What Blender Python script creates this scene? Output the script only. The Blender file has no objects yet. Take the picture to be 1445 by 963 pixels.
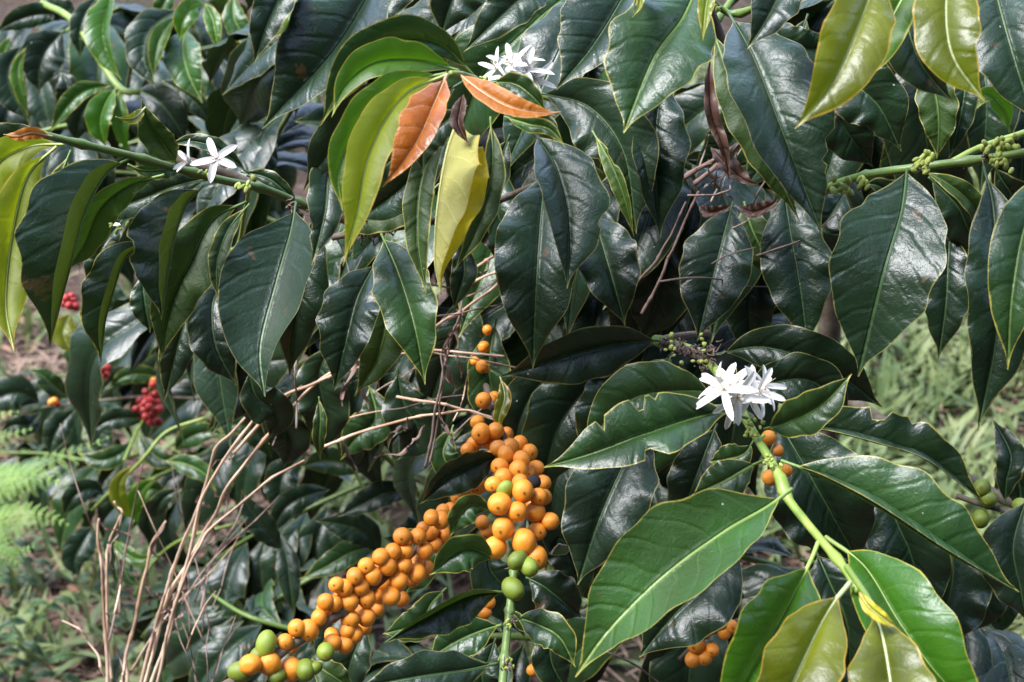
import bpy, math, random
from mathutils import Vector, Matrix, Euler, noise
R = math.radians
scene = bpy.context.scene
COL = scene.collection
rnd = random.Random(11)
# ------------------------------------------------------------------ camera
HF = 2*math.tan(R(38.2)/2)            # frame width per metre of distance
CAM_LOC = Vector((0, 0, 1.5)); PITCH = 28
CAM_ROT = Euler((R(90-PITCH), 0, 0)).to_matrix()
def at(px, py, d):
    """point of the photograph (1445x963) at the distance d along the view axis"""
    s = d*HF/1445.0
    return CAM_LOC + CAM_ROT @ Vector(((px-722.5)*s, -(py-481.5)*s, -d))
def ppm(d): return d*HF/1445.0        # metres per pixel at distance d
cam = bpy.data.cameras.new('camera'); camo = bpy.data.objects.new('camera', cam); COL.objects.link(camo)
camo.location = CAM_LOC; camo.rotation_euler = (R(90-PITCH), 0, 0)
cam.sensor_width = 36; cam.lens = 36/HF; cam.clip_start = .05; cam.clip_end = 500
cam.dof.use_dof = True; cam.dof.focus_distance = .90; cam.dof.aperture_fstop = 12; cam.dof.aperture_blades = 7
scene.camera = camo
# ------------------------------------------------------------------ world and light
SUN_EL, SUN_AZ = 60, -100              # azimuth from +Y (beyond the plants), negative to the left
w = bpy.data.worlds.new("World"); scene.world = w; w.use_nodes = True
nt = w.node_tree; nt.nodes.clear()
out = nt.nodes.new('ShaderNodeOutputWorld'); bg = nt.nodes.new('ShaderNodeBackground')
sky = nt.nodes.new('ShaderNodeTexSky'); sky.sky_type = 'NISHITA'; sky.sun_disc = False
sky.sun_elevation = R(SUN_EL); sky.sun_rotation = R(SUN_AZ); sky.dust_density = 2.0
tc = nt.nodes.new('ShaderNodeTexCoord'); nz = nt.nodes.new('ShaderNodeTexNoise')
nz.inputs['Scale'].default_value = 1.9; nz.inputs['Detail'].default_value = 6
rp = nt.nodes.new('ShaderNodeValToRGB'); rp.color_ramp.elements[0].position = .45; rp.color_ramp.elements[1].position = .60
mx = nt.nodes.new('ShaderNodeMix'); mx.data_type = 'RGBA'
mx.inputs['B'].default_value = (10.5, 13.5, 21, 1)
nt.links.new(tc.outputs['Generated'], nz.inputs['Vector']); nt.links.new(nz.outputs['Fac'], rp.inputs['Fac'])
nt.links.new(rp.outputs['Color'], mx.inputs['Factor']); nt.links.new(sky.outputs['Color'], mx.inputs['A'])
nt.links.new(mx.outputs['Result'], bg.inputs['Color']); bg.inputs['Strength'].default_value = .115
nt.links.new(bg.outputs['Background'], out.inputs['Surface'])
sl = bpy.data.lights.new('sun', 'SUN'); sl.energy = 4.3; sl.angle = R(28); sl.color = (1, .985, 1)
so = bpy.data.objects.new('sun', sl); COL.objects.link(so)
sd = Vector((math.sin(R(SUN_AZ))*math.cos(R(SUN_EL)), math.cos(R(SUN_AZ))*math.cos(R(SUN_EL)), math.sin(R(SUN_EL))))
so.rotation_euler = sd.to_track_quat('Z', 'Y').to_euler()
scene.view_settings.view_transform = 'Standard'; scene.view_settings.look = 'None'
scene.view_settings.exposure = EXPOSURE = .88; scene.view_settings.gamma = 1
scene.cycles.max_bounces = 6; scene.cycles.diffuse_bounces = 3; scene.cycles.glossy_bounces = 2; scene.cycles.transmission_bounces = 3; scene.cycles.caustics_reflective = False; scene.cycles.caustics_refractive = False
# ------------------------------------------------------------------ node helper
class N:
    def __init__(s, name):
        s.m = bpy.data.materials.new(name); s.m.use_nodes = True; s.t = s.m.node_tree; s.t.nodes.clear()
        s.out = s.t.nodes.new('ShaderNodeOutputMaterial')
    def put(s, sock, v):
        if isinstance(v, bpy.types.NodeSocket): s.t.links.new(v, sock)
        elif v is not None:
            if sock.type == 'RGBA' and len(v) == 3: v = (*v, 1)
            sock.default_value = v
    def node(s, typ, **k):
        n = s.t.nodes.new(typ)
        for a, b in k.items(): setattr(n, a, b)
        return n
    def math(s, op, a, b=None, c=None, clamp=False):
        n = s.node('ShaderNodeMath', operation=op, use_clamp=clamp)
        s.put(n.inputs[0], a); s.put(n.inputs[1], b); s.put(n.inputs[2], c) if c is not None else None
        return n.outputs[0]
    def step(s, x, a, b, lo=0., hi=1.):
        n = s.node('ShaderNodeMapRange', interpolation_type='SMOOTHSTEP')
        s.put(n.inputs[0], x); n.inputs[1].default_value = a; n.inputs[2].default_value = b
        n.inputs[3].default_value = lo; n.inputs[4].default_value = hi
        return n.outputs[0]
    def mix(s, f, a, b, typ='MIX'):
        n = s.node('ShaderNodeMix', data_type='RGBA', blend_type=typ)
        s.put(n.inputs[0], f); s.put(n.inputs[6], a); s.put(n.inputs[7], b)
        return n.outputs[2]
    def noise(s, vec, scale, detail=3, rough=.5, out='Fac', dist=0):
        n = s.node('ShaderNodeTexNoise'); s.put(n.inputs['Vector'], vec)
        n.inputs['Scale'].default_value = scale; n.inputs['Detail'].default_value = detail
        n.inputs['Roughness'].default_value = rough; n.inputs['Distortion'].default_value = dist
        return n.outputs[out]
    def bump(s, h, strength, dist, nrm=None):
        n = s.node('ShaderNodeBump'); s.put(n.inputs['Height'], h); n.inputs['Strength'].default_value = strength
        n.inputs['Distance'].default_value = dist; s.put(n.inputs['Normal'], nrm) if nrm else None
        return n.outputs[0]
    def bsdf(s, color, rough=.5, spec=.5, normal=None, **k):
        n = s.node('ShaderNodeBsdfPrincipled'); s.put(n.inputs['Base Color'], color); s.put(n.inputs['Roughness'], rough)
        n.inputs['Specular IOR Level'].default_value = spec
        if normal: s.put(n.inputs['Normal'], normal)
        for a, b in k.items(): s.put(n.inputs[a.replace('_', ' ')], b)
        return n.outputs[0]
    def done(s, sh): s.t.links.new(sh, s.out.inputs['Surface']); return s.m

def leaf_mat(name, top, back, trans, margin, vein, rough=.33, tr=.22, spots=.0, spec=.5, blotch=None, edge_w=.0011, dust=.0, quilt=1.0, veinc=.2):
    n = N(name)
    uv = n.node('ShaderNodeUVMap', uv_map='leaf'); sp = n.node('ShaderNodeSeparateXYZ'); n.put(sp.inputs[0], uv.outputs[0])
    ax = n.math('ABSOLUTE', sp.outputs[0]); y = sp.outputs[1]
    at_ = n.node('ShaderNodeAttribute', attribute_name='edge'); edge = at_.outputs['Fac']
    oi = n.node('ShaderNodeObjectInfo'); rr = oi.outputs['Random']
    geo = n.node('ShaderNodeNewGeometry'); backf = geo.outputs['Backfacing']
    cb = n.node('ShaderNodeCombineXYZ'); n.put(cb.inputs[0], sp.outputs[0]); n.put(cb.inputs[1], y); n.put(cb.inputs[2], n.math('MULTIPLY', rr, 5.))
    vec = cb.outputs[0]
    side = n.math('MULTIPLY', n.math('GREATER_THAN', sp.outputs[0], 0.), .35)
    ph = n.math('SUBTRACT', y, n.math('MULTIPLY', ax, .62)); ph = n.math('SUBTRACT', ph, n.math('MULTIPLY', n.math('MULTIPLY', ax, ax), 9.))
    ph = n.math('ADD', ph, n.math('MULTIPLY', n.noise(vec, 30, 2), .016))
    ph = n.math('ADD', n.math('DIVIDE', ph, .0155), side); ph = n.math('ADD', ph, rr)
    fr = n.math('FRACT', ph); tri = n.math('ABSOLUTE', n.math('SUBTRACT', fr, .5))      # .5 on the vein
    veinm = n.math('MULTIPLY', n.step(tri, .46, .5), n.step(n.noise(vec, 40, 2), .3, .6)); bulge = n.math('SUBTRACT', 1., n.math('MULTIPLY', n.step(tri, .30, .5), n.step(n.noise(vec, 17, 2), .35, .6, .25, 1.)))
    midm = n.step(ax, .0004, .0016, 1., 0.)
    big = n.noise(vec, 22, 3); fine = n.noise(vec, 420, 3, .6)
    hs = n.node('ShaderNodeHueSaturation'); hs.inputs['Hue'].default_value = .5
    n.put(hs.inputs['Color'], top); n.put(hs.inputs['Value'], n.math('ADD', n.math('MULTIPLY', rr, .7), .6))
    n.put(hs.inputs['Hue'], n.math('ADD', n.math('MULTIPLY', n.math('FRACT', n.math('MULTIPLY', rr, 7.3)), .03), .485))
    c = n.mix(n.step(big, .35, .72), hs.outputs[0], tuple(min(1, x*1.55) for x in top))
    c = n.mix(n.math('MULTIPLY', veinm, veinc), c, vein)
    c = n.mix(n.math('MULTIPLY', midm, .75), c, vein)
    cbk = n.mix(n.step(big, .3, .7), back, tuple(x*.72 for x in back)); cbk = n.mix(n.math('MULTIPLY', veinm, .45), cbk, tuple(min(1, x*1.5) for x in back))
    c = n.mix(backf, c, cbk)
    if blotch: c = n.mix(n.step(n.noise(vec, 30, 4, .6), .56, .66), c, blotch)
    ew = n.math('MULTIPLY', edge, n.step(n.noise(vec, 55, 3, .6), .3, .7, .75, 2.2))
    c = n.mix(n.math('MULTIPLY', n.step(ew, edge_w*.4, edge_w, 1., 0.), .72), c, margin)
    if spots > 0:
        v = n.node('ShaderNodeTexVoronoi'); n.put(v.inputs['Vector'], vec); v.inputs['Scale'].default_value = 95
        c = n.mix(n.math('MULTIPLY', n.step(v.outputs['Distance'], .035, .07, 1., 0.), n.math('GREATER_THAN', n.noise(vec, 60, 1), .60)), c, (.5, .5, .42))
        c = n.mix(n.math('MULTIPLY', n.step(n.noise(vec, 38, 4, .65), .66, .70), spots), c, (.16, .07, .025))
    if dust > 0: c = n.mix(n.math('MULTIPLY', n.step(n.noise(vec, 70, 5, .7), .5, .8), dust), c, (.30, .32, .30))
    h = n.math('MULTIPLY', bulge, .28*quilt); h = n.math('ADD', h, n.math('MULTIPLY', big, 1.3)); h = n.math('ADD', h, n.math('MULTIPLY', n.noise(vec, 80, 3, .6, dist=.6), .42*quilt))
    h = n.math('SUBTRACT', h, n.math('MULTIPLY', midm, .6)); h = n.math('ADD', h, n.math('ADD', n.math('MULTIPLY', fine, .06), n.math('MULTIPLY', n.noise(vec, 210, 3, .65, dist=1.5), .30*quilt)))
    nrm = n.bump(h, 1., .0013)
    ro = n.math('ADD', n.math('MULTIPLY', n.noise(vec, 50, 5, .65), .22), rough-.08)
    ro = n.math('ADD', ro, n.math('MULTIPLY', backf, .2))
    pb = n.bsdf(c, ro, spec, nrm)
    tl = n.node('ShaderNodeBsdfTranslucent'); n.put(tl.inputs['Color'], n.mix(n.math('MULTIPLY', veinm, .3), trans, tuple(x*.5 for x in trans))); n.put(tl.inputs['Normal'], nrm)
    ms = n.node('ShaderNodeMixShader'); ms.inputs[0].default_value = tr
    n.put(ms.inputs[1], pb); n.put(ms.inputs[2], tl.outputs[0])
    return n.done(ms.outputs[0])

def plain(name, color, rough=.6, spec=.4, scale=60, var=.35, bump=.0005, c2=None, bscale=200, tr=0, objvar=.25, stretch=None):
    n = N(name); tcn = n.node('ShaderNodeTexCoord'); v = tcn.outputs['Object']
    if stretch:
        mp = n.node('ShaderNodeMapping'); mp.inputs['Scale'].default_value = stretch; n.put(mp.inputs[0], v); v = mp.outputs[0]
    oi = n.node('ShaderNodeObjectInfo')
    c = n.mix(n.step(n.noise(v, scale, 4, .6), .35, .68), color, c2 or tuple(x*(1-var) for x in color))
    hs = n.node('ShaderNodeHueSaturation'); n.put(hs.inputs['Color'], c); n.put(hs.inputs['Value'], n.math('ADD', n.math('MULTIPLY', oi.outputs['Random'], objvar*2), 1-objvar))
    nm = n.bump(n.noise(v, bscale, 4, .6), .8, bump)
    sh = n.bsdf(hs.outputs[0], rough, spec, nm)
    if tr:
        tl = n.node('ShaderNodeBsdfTranslucent'); n.put(tl.inputs[0], hs.outputs[0]); ms = n.node('ShaderNodeMixShader'); ms.inputs[0].default_value = tr
        n.put(ms.inputs[1], sh); n.put(ms.inputs[2], tl.outputs[0]); sh = ms.outputs[0]
    return n.done(sh)
YE = (.48, .40, .08)
LM = {
 'dark':  leaf_mat('mature_leaf', (.010,.025,.009), (.030,.055,.012), (.02,.05,.006), (.24,.22,.06), (.06,.11,.04), .31, .05, .5, veinc=.12),
 'grey':  leaf_mat('dusty_leaf', (.013,.030,.013), (.034,.060,.014), (.03,.07,.008), (.28,.24,.08), (.08,.14,.05), .35, .05, .4, dust=.02, veinc=.14),
 'fold':  leaf_mat('dark_leaf_with_lime_underside', (.012,.027,.011), (.17,.24,.012), (.10,.20,.008), (.40,.36,.06), (.07,.12,.04), .28, .07, .4, veinc=.12),
 'mid':   leaf_mat('green_leaf', (.019,.050,.012), (.035,.075,.010), (.06,.14,.012), YE, (.15,.24,.06), .33, .09, .25, veinc=.15),
 'soft':  leaf_mat('soft_green_leaf', (.026,.074,.013), (.07,.14,.014), (.06,.16,.010), YE, (.27,.38,.10), .33, .12, .1, quilt=1.1, veinc=.15),
 'bright':leaf_mat('young_leaf', (.028,.088,.006), (.055,.14,.006), (.16,.40,.012), (.50,.42,.05), (.24,.36,.08), .30, .26, 0, quilt=.7),
 'lime':  leaf_mat('lime_leaf', (.12,.16,.007), (.19,.24,.008), (.52,.60,.015), (.58,.36,.04), (.33,.42,.12), .32, .40, 0, quilt=.6),
 'yellow':leaf_mat('yellowing_leaf', (.55,.50,.03), (.68,.64,.18), (.66,.58,.04), (.62,.36,.05), (.55,.52,.20), .42, .30, .25, quilt=1.4, veinc=.4),
 'orange':leaf_mat('bronze_leaf', (.38,.115,.014), (.50,.16,.012), (.62,.19,.012), (.60,.27,.05), (.55,.36,.20), .26, .22, 0, quilt=1.3, veinc=.5),
 'gold':  leaf_mat('golden_leaf', (.095,.110,.005), (.14,.16,.007), (.38,.46,.010), (.55,.33,.04), (.34,.40,.16), .30, .26, 0, quilt=.8),
 'dead':  leaf_mat('dead_leaf', (.050,.025,.016), (.08,.038,.024), (.2,.08,.03), (.13,.07,.04), (.2,.1,.06), .5, .10, 0),
}
M_STEM = plain('green_stem', (.13,.21,.035), .42, .5, 70, .4, .0004, c2=(.11,.17,.04))
M_STEMY = plain('yellow_green_stem', (.25,.32,.06), .4, .5, 70, .4, .0004, c2=(.16,.25,.04))
M_WOOD = plain('woody_stem', (.11,.08,.055), .8, .2, 60, .5, .0012, c2=(.19,.16,.12))
M_RIB = {k: plain(k+'_midrib', c, .45, .4, 90, .2, .0002) for k, c in dict(dark=(.05,.10,.03), grey=(.08,.14,.05), fold=(.12,.20,.05), mid=(.17,.27,.06), soft=(.26,.38,.10), bright=(.34,.48,.12),
        lime=(.48,.54,.16), yellow=(.60,.58,.22), orange=(.58,.38,.22), gold=(.46,.52,.24), dead=(.16,.09,.06)).items()}
M_BERRY = plain('orange_berry', (.88,.37,.035), .17, .5, 90, .2, .0002, c2=(.80,.20,.02), objvar=.16)
M_RED = plain('red_berry', (.42,.022,.03), .3, .5, 90, .3, .0002, c2=(.55,.06,.03), objvar=.3)
M_GREENB = plain('green_berry', (.13,.22,.025), .28, .5, 60, .3, .0002, c2=(.27,.30,.03))
M_BLACKB = plain('shrivelled_berry', (.02,.018,.02), .6, .3, 60)
M_SCAR = plain('berry_scar', (.40,.16,.03), .7, .2, 300)
M_PETAL = plain('white_petal', (.90,.885,.84), .55, .3, 60, .05, .0001, tr=.25, objvar=.02)
M_STAMEN = plain('stamen', (.50,.36,.20), .6, .3, 60)
M_BUD = plain('bud', (.42,.46,.10), .45, .4, 90, .3, .0003, c2=(.30,.40,.08))
M_DRYBIT = plain('dry_scale', (.09,.065,.05), .85, .2, 120, .5, .001, c2=(.2,.15,.12))
M_STRAW = plain('dry_straw', (.74,.54,.38), .55, .35, 25, .5, .0006, c2=(.46,.28,.17), stretch=(1,1,.3))
M_STRAWG = plain('grey_straw', (.27,.20,.16), .7, .3, 30, .5, .0006, c2=(.18,.12,.10))
M_WITHER = plain('withered_blade', (.24,.15,.12), .75, .25, 40, .5, .0012, c2=(.30,.21,.17), tr=.1)
M_FERN = plain('fern_leaflet', (.20,.36,.08), .55, .3, 20, .35, .0003, c2=(.34,.52,.12), tr=.35)
M_GRASS = plain('grass_blade', (.09,.14,.045), .5, .35, 9, .3, .0003, c2=(.23,.26,.10), tr=.2)
M_LITTER = plain('dry_litter', (.32,.22,.16), .85, .2, 7, .5, .001, c2=(.10,.06,.04))

# ------------------------------------------------------------------ objects
def thing(name, label, cat, loc, group=None):
    o = bpy.data.objects.new(name, None); COL.objects.link(o); o.location = loc; o.empty_display_size = .02
    o['label'] = label; o['category'] = cat
    if group: o['group'] = group
    return o
def wloc(o):
    v = Vector(o.location)
    while o.parent: o = o.parent; v += Vector(o.location)
    return v
def mesh_obj(name, verts, faces, mat, parent=None, origin=None, label=None):
    """verts in world space; origin becomes the object's own origin"""
    origin = Vector(origin) if origin is not None else (Vector(verts[0]) if verts else Vector())
    me = bpy.data.meshes.new(name); me.from_pydata([tuple(Vector(v)-origin) for v in verts], [], faces); me.update()
    for p in me.polygons: p.use_smooth = True
    me.materials.append(mat)
    o = bpy.data.objects.new(name, me); COL.objects.link(o)
    if parent: o.parent = parent; o.location = origin-wloc(parent)
    else: o.location = origin
    if label: o['label'] = label
    return o
def crom(pts, n):
    """smooth curve through pts, n+1 samples evenly spaced by length"""
    P = [Vector(p) for p in pts]
    if len(P) == 2: P = [P[0], (P[0]+P[1])/2, P[1]]
    Q = [P[0]*2-P[1]]+P+[P[-1]*2-P[-2]]; dense = []
    for i in range(1, len(Q)-2):
        a, b, c, d = Q[i-1:i+3]
        for k in range(12):
            t = k/12; dense.append(.5*((2*b)+(c-a)*t+(2*a-5*b+4*c-d)*t*t+(3*b-a-3*c+d)*t**3))
    dense.append(P[-1]); L = [0]
    for i in range(1, len(dense)): L.append(L[-1]+(dense[i]-dense[i-1]).length)
    res = []; j = 0
    for k in range(n+1):
        s = L[-1]*k/n
        while j < len(L)-2 and L[j+1] < s: j += 1
        f = (s-L[j])/max(1e-9, L[j+1]-L[j]); res.append(dense[j].lerp(dense[j+1], min(1, max(0, f))))
    return res, L[-1]
def tube(pts, rad, n=8, ring=10, nodes=(), smooth=True, rough=0.0):
    """rad: function of t or number -> verts, faces"""
    C, L = crom(pts, ring) if smooth else ([Vector(p) for p in pts], 1)
    V, F = [], []; up = Vector((.3, .2, .9)); m = len(C)
    for i, c in enumerate(C):
        T = (C[min(i+1, m-1)]-C[max(i-1, 0)]).normalized(); a = T.cross(up)
        a = a.normalized() if a.length > 1e-4 else T.orthogonal().normalized(); b = T.cross(a)
        r = rad(i/(m-1)) if callable(rad) else rad
        for q in nodes: r *= 1+.45*math.exp(-((i/(m-1)-q)/.018)**2)
        for k in range(n):
            th = 2*math.pi*k/n; rr = r*(1+rough*(noise.noise(c*180+Vector((math.cos(th), math.sin(th), 0))*2)))
            V.append(c+(a*math.cos(th)+b*math.sin(th))*rr)
    for i in range(m-1):
        for k in range(n):
            F.append((i*n+k, i*n+(k+1) % n, (i+1)*n+(k+1) % n, (i+1)*n+k))
    F.append(tuple(range(n-1, -1, -1))); F.append(tuple((m-1)*n+k for k in range(n)))
    return V, F
PROF = [(0,0),(.03,.10),(.07,.24),(.12,.41),(.2,.66),(.3,.88),(.4,.985),(.47,1),(.55,.975),(.65,.85),(.75,.66),(.82,.45),(.88,.25),(.92,.13),(.95,.07),(.975,.038),(1,.01)]
def prof(t):
    for (a, x), (b, y) in zip(PROF, PROF[1:]):
        if t <= b: f = (t-a)/(b-a); return x+(y-x)*f
    return .01
LEAFN = [0]
def leaf_geo(C3, Wm, aL, aR, toC, under=False, pet=.05, wave=.12, cup=-26, bites=(), seed=0, curl=0., nu=44, nv=7, twist=0.):
    """C3 centre line points, Wm half width (m), aL/aR how far each half turns towards toC; returns verts, faces, uv, edge"""
    rg = random.Random(seed)
    C, L = crom(C3, nu); V, F, UV, ED = [], [], [], []
    k1, k2, p1, p2 = rg.uniform(3.2, 5.5), rg.uniform(3.2, 5.5), rg.uniform(0, 6), rg.uniform(0, 6)
    q1, q2 = rg.uniform(6, 10), rg.uniform(0, 6)
    frames = []
    for i, c in enumerate(C):
        t = i/nu; T = (C[min(i+1, nu)]-C[max(i-1, 0)]).normalized()
        tcv = (toC(c)).normalized(); S = tcv.cross(T)
        S = S.normalized() if S.length > .05 else (frames[-1][1] if frames else T.orthogonal().normalized())
        frames.append((T, S, T.cross(S).normalized()))
    # smooth the side vectors
    Ss = [f[1] for f in frames]
    for _ in range(3): Ss = [(Ss[max(i-1, 0)]+Ss[i]*2+Ss[min(i+1, nu)]).normalized() for i in range(nu+1)]
    # put one row exactly where the petiole ends
    for i, c in enumerate(C):
        t = i/nu; T = frames[i][0]; S = (Ss[i]-T*Ss[i].dot(T)).normalized(); Nn = T.cross(S).normalized()
        tt = max(0, (t-pet)/(1-pet)); w0 = prof(tt)*Wm
        tw = twist*(tt-.4)
        row = []
        for j in range(-nv, nv+1):
            v = abs(j)/nv; sgn = 1 if j > 0 else -1
            k, p = (k1, p1) if j > 0 else (k2, p2)
            wj = w0*(1+.035*math.sin(q1*6.28*tt*.6+q2+sgn)+.03*math.sin(k*6.28*tt+p+2))
            for (sd_, tb, db, hb) in bites:
                if (sd_ == 'R') == (j > 0) or sd_ == 'B':
                    e = (tt-tb)/hb
                    if abs(e) < 1: wj *= 1-db*min(1, 1.6*math.sqrt(1-e*e))*(1+.12*math.sin(tt*260+tb*9))
            a0 = (aR+tw) if j > 0 else (aL-tw)
            # integrate the cross section
            x = z = 0; steps = 5
            for q in range(steps):
                vv = (q+.5)/steps*v; a = R(a0+cup*(vv-.35)*2 + 16*math.exp(-vv*7))
                x += math.cos(a)*v/steps; z += math.sin(a)*v/steps
            z += wave*math.sin(k*6.28*tt+p)*v**2.2*min(1, w0/Wm*1.5)+.02*math.sin(q1*6.28*tt+q2*sgn)*v**2
            # wave perpendicular to the blade
            P = c+S*(sgn*x*wj)+Nn*(z*wj)
            row.append(len(V)); V.append(P); UV.append((sgn*v*w0, tt*L)); ED.append(max(0., (1-v)*wj) if tt > 0 else 0.)
        if i:
            b = row[0]; a = b-(2*nv+1)
            for j in range(2*nv):
                f = (a+j, a+j+1, b+j+1, b+j)
                F.append(f if under else f[::-1])
    return V, F, UV, ED, C, L
def put_leaf_mesh(name, V, F, UV, ED, mat, parent, origin, label=None):
    o = mesh_obj(name, V, F, mat, parent, origin, label); me = o.data
    ul = me.uv_layers.new(name='leaf'); ea = me.attributes.new('edge', 'FLOAT', 'POINT')
    for l in me.loops: ul.data[l.index].uv = UV[l.vertex_index]
    for i, e in enumerate(ED): ea.data[i].value = e
    return o
def toCam(p): return CAM_LOC-p
def leaf(parent, pts, W, kind='dark', a=(10, 10), d=(.9, .9), under=False, label=None, bulge=None, name='leaf', rib=True, thick=1., **k):
    """pts pixels base -> tip, W half width in pixels, a=(left, right) turn of the halves, d=(base, tip) distances"""
    LEAFN[0] += 1; seed = LEAFN[0]*37+5
    n = len(pts); cum = [0]
    for i in range(1, n): cum.append(cum[-1]+math.hypot(pts[i][0]-pts[i-1][0], pts[i][1]-pts[i-1][1]))
    C3 = []
    if bulge is None: bulge = (.11+.05*math.sin(seed))*cum[-1]*ppm(d[0])
    for i, p in enumerate(pts):
        t = cum[i]/cum[-1]; dd = d[0]+(d[1]-d[0])*t-bulge*math.sin(math.pi*t)
        C3.append(at(p[0], p[1], dd))
    Wm = W*ppm((d[0]+d[1])/2-bulge*.6)
    V, F, UV, ED, C, L = leaf_geo(C3, Wm, a[0], a[1], toCam, under=under, seed=seed, **k)
    o = put_leaf_mesh(name, V, F, UV, ED, LM[kind], parent, C[0], label)
    if rib:
        r0 = (.00085 if Wm > .012 else .0006)*thick
        side = -1 if under else 1
        Cr = []
        for i in range(len(C)):
            q = i*15+7 if len(V) == len(C)*15 else None
            if q is None: Cr.append(C[i]); continue
            w_ = (V[q+1]-V[q-1])
            T_ = (C[min(i+1, len(C)-1)]-C[max(i-1, 0)]).normalized()
            n_ = T_.cross(w_) if w_.length > 1e-6 else Vector()
            n_ = n_.normalized() if n_.length > 1e-9 else Vector()
            Cr.append(C[i]+n_*(-.00035 if not under else .0001))
        tv, tf = tube(Cr, lambda t: r0*(1-.80*min(1, t*1.05))+.00008, 6, len(Cr)-1, smooth=False)
        mesh_obj('midrib', tv, tf, M_RIB[kind], o, C[0])
    return o
def stem(parent, pts, r, mat=M_STEM, nodes=(), name='stem', r1=None, rough=.06, ring=40, label=None):
    """pts: (px, py, d); r in pixels at the first/last point"""
    P = [at(*p) for p in pts]; r0m = r*ppm(pts[0][2]); r1m = (r1 if r1 is not None else r)*ppm(pts[-1][2])
    V, F = tube(P, lambda t: r0m+(r1m-r0m)*t, 10, ring, nodes, rough=rough)
    return mesh_obj(name, V, F, mat, parent, P[0], label)
# shared meshes -----------------------------------------------------
def sphere_mesh(name, mat, seg=20, rings=14, el=1.1, dimple=True):
    V, F = [(0, 0, -el)], []
    for i in range(1, rings):
        th = math.pi*i/rings
        for k in range(seg):
            ph = 2*math.pi*k/seg; r = math.sin(th); z = -math.cos(th)*el
            if dimple and i > rings-3: z -= .03*(i-rings+3)
            V.append((r*math.cos(ph), r*math.sin(ph), z))
    V.append((0, 0, el-(.10 if dimple else 0)))
    for k in range(seg): F.append((0, 1+(k+1) % seg, 1+k)); F.append((len(V)-1, 1+(rings-2)*seg+k, 1+(rings-2)*seg+(k+1) % seg))
    for i in range(rings-2):
        for k in range(seg):
            a = 1+i*seg+k; b = 1+i*seg+(k+1) % seg; F.append((a, b, b+seg, a+seg))
    me = bpy.data.meshes.new(name); me.from_pydata(V, [], F); me.update()
    for p in me.polygons: p.use_smooth = True
    me.materials.append(mat); return me
ME = {'orange': sphere_mesh('berry', M_BERRY), 'red': sphere_mesh('berry', M_RED, 12, 8), 'green': sphere_mesh('berry', M_GREENB, el=1.22), 'black': sphere_mesh('berry', M_BLACKB, 12, 8)}
def ring_mesh():
    V, F = [], []; n = 12
    for r, z in ((.15, 1.0), (.13, 1.03), (.08, 1.03), (.04, .99)):
        for k in range(n): V.append((r*math.cos(6.283*k/n)*(1+.1*math.sin(k*2.3)), r*math.sin(6.283*k/n), z))
    for i in range(3):
        for k in range(n): F.append((i*n+k, i*n+(k+1) % n, (i+1)*n+(k+1) % n, (i+1)*n+k))
    F.append(tuple(3*n+k for k in range(n)))
    me = bpy.data.meshes.new('calyx_scar'); me.from_pydata(V, [], F); me.update(); me.materials.append(M_SCAR); return me
ME_SCAR = ring_mesh(); ME_BUD = sphere_mesh('bud', M_BUD, 8, 8, 2.2, False)
def link(name, me, parent, loc, rot=None, scale=1., label=None):
    o = bpy.data.objects.new(name, me); COL.objects.link(o)
    if parent: o.parent = parent; o.location = Vector(loc)-wloc(parent)
    else: o.location = loc
    if rot is not None: o.rotation_mode = 'QUATERNION'; o.rotation_quaternion = rot
    o.scale = (scale,)*3 if isinstance(scale, float) else scale
    if label: o['label'] = label
    return o
def berry(parent, px, py, r, d, kind='orange', axis=None, scar=True, label=None, from_pt=None):
    c = at(px, py, d); rg = random.Random(int(px*31+py*7))
    out_ = Vector((rg.uniform(-1, 1), rg.uniform(-1.3, .1), rg.uniform(-.8, .4)))
    if from_pt is not None: out_ = (c-from_pt).normalized()*1.0+Vector((0, -.75, .1))+out_*.35
    q = out_.to_track_quat('Z', 'Y'); s = r*1.07*ppm(d)
    o = link('berry', ME[kind], parent, c, q, (s*rg.uniform(.90, 1.04), s*rg.uniform(.93, 1.05), s*rg.uniform(.92, 1.12)), label)
    if scar and rg.random() < .4:
        c2 = bpy.data.objects.new('calyx_scar', ME_SCAR if kind != 'green' else ME_SCAR); COL.objects.link(c2); c2.parent = o
        c2.scale = (1, 1, 1.03 if kind != 'green' else 1.13)
    return o
def bud(parent, px, py, d, ang, L=9, w=1.):
    """small pointed bud; ang = picture angle in degrees, 0 right, 90 up"""
    dv = CAM_ROT @ Vector((math.cos(R(ang)), math.sin(R(ang)), .5)); s = L*ppm(d)/4.4
    return link('bud', ME_BUD, parent, at(px, py, d), dv.to_track_quat('Z', 'Y'), (s*w*1.1, s*w*1.1, s))
def petal_geo(base, direc, nrm, L, W, back=.3, seed=0):
    rg = random.Random(seed); V, F = [], []; nu, nv = 9, 2; S = direc.cross(nrm).normalized(); curl = rg.uniform(-.1, .5)*back*2; tw = rg.uniform(-.5, .5)
    for i in range(nu+1):
        t = i/nu; wv = W*(.45+.55*math.sin(math.pi*min(1, t*.9+.08))**.7)*(1 if t < .78 else math.sqrt(max(.0, 1-((t-.78)/.22)**2))*.85+.15)
        c = base+direc*(L*t)-nrm*(L*curl*t*t)
        for j in range(-nv, nv+1):
            v = j/nv; V.append(c+S*(wv*v)+nrm*(abs(v)**1.5*wv*.45+tw*v*wv*t))
    for i in range(nu):
        for j in range(2*nv): a = i*(2*nv+1)+j; b = a+2*nv+1; F.append((a, a+1, b+1, b))
    # thickness
    n0 = len(V); V += [p-nrm*(L*.02) for p in V[:n0]]; F += [tuple(n0+x for x in f[::-1]) for f in F[:]]
    return V, F
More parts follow.
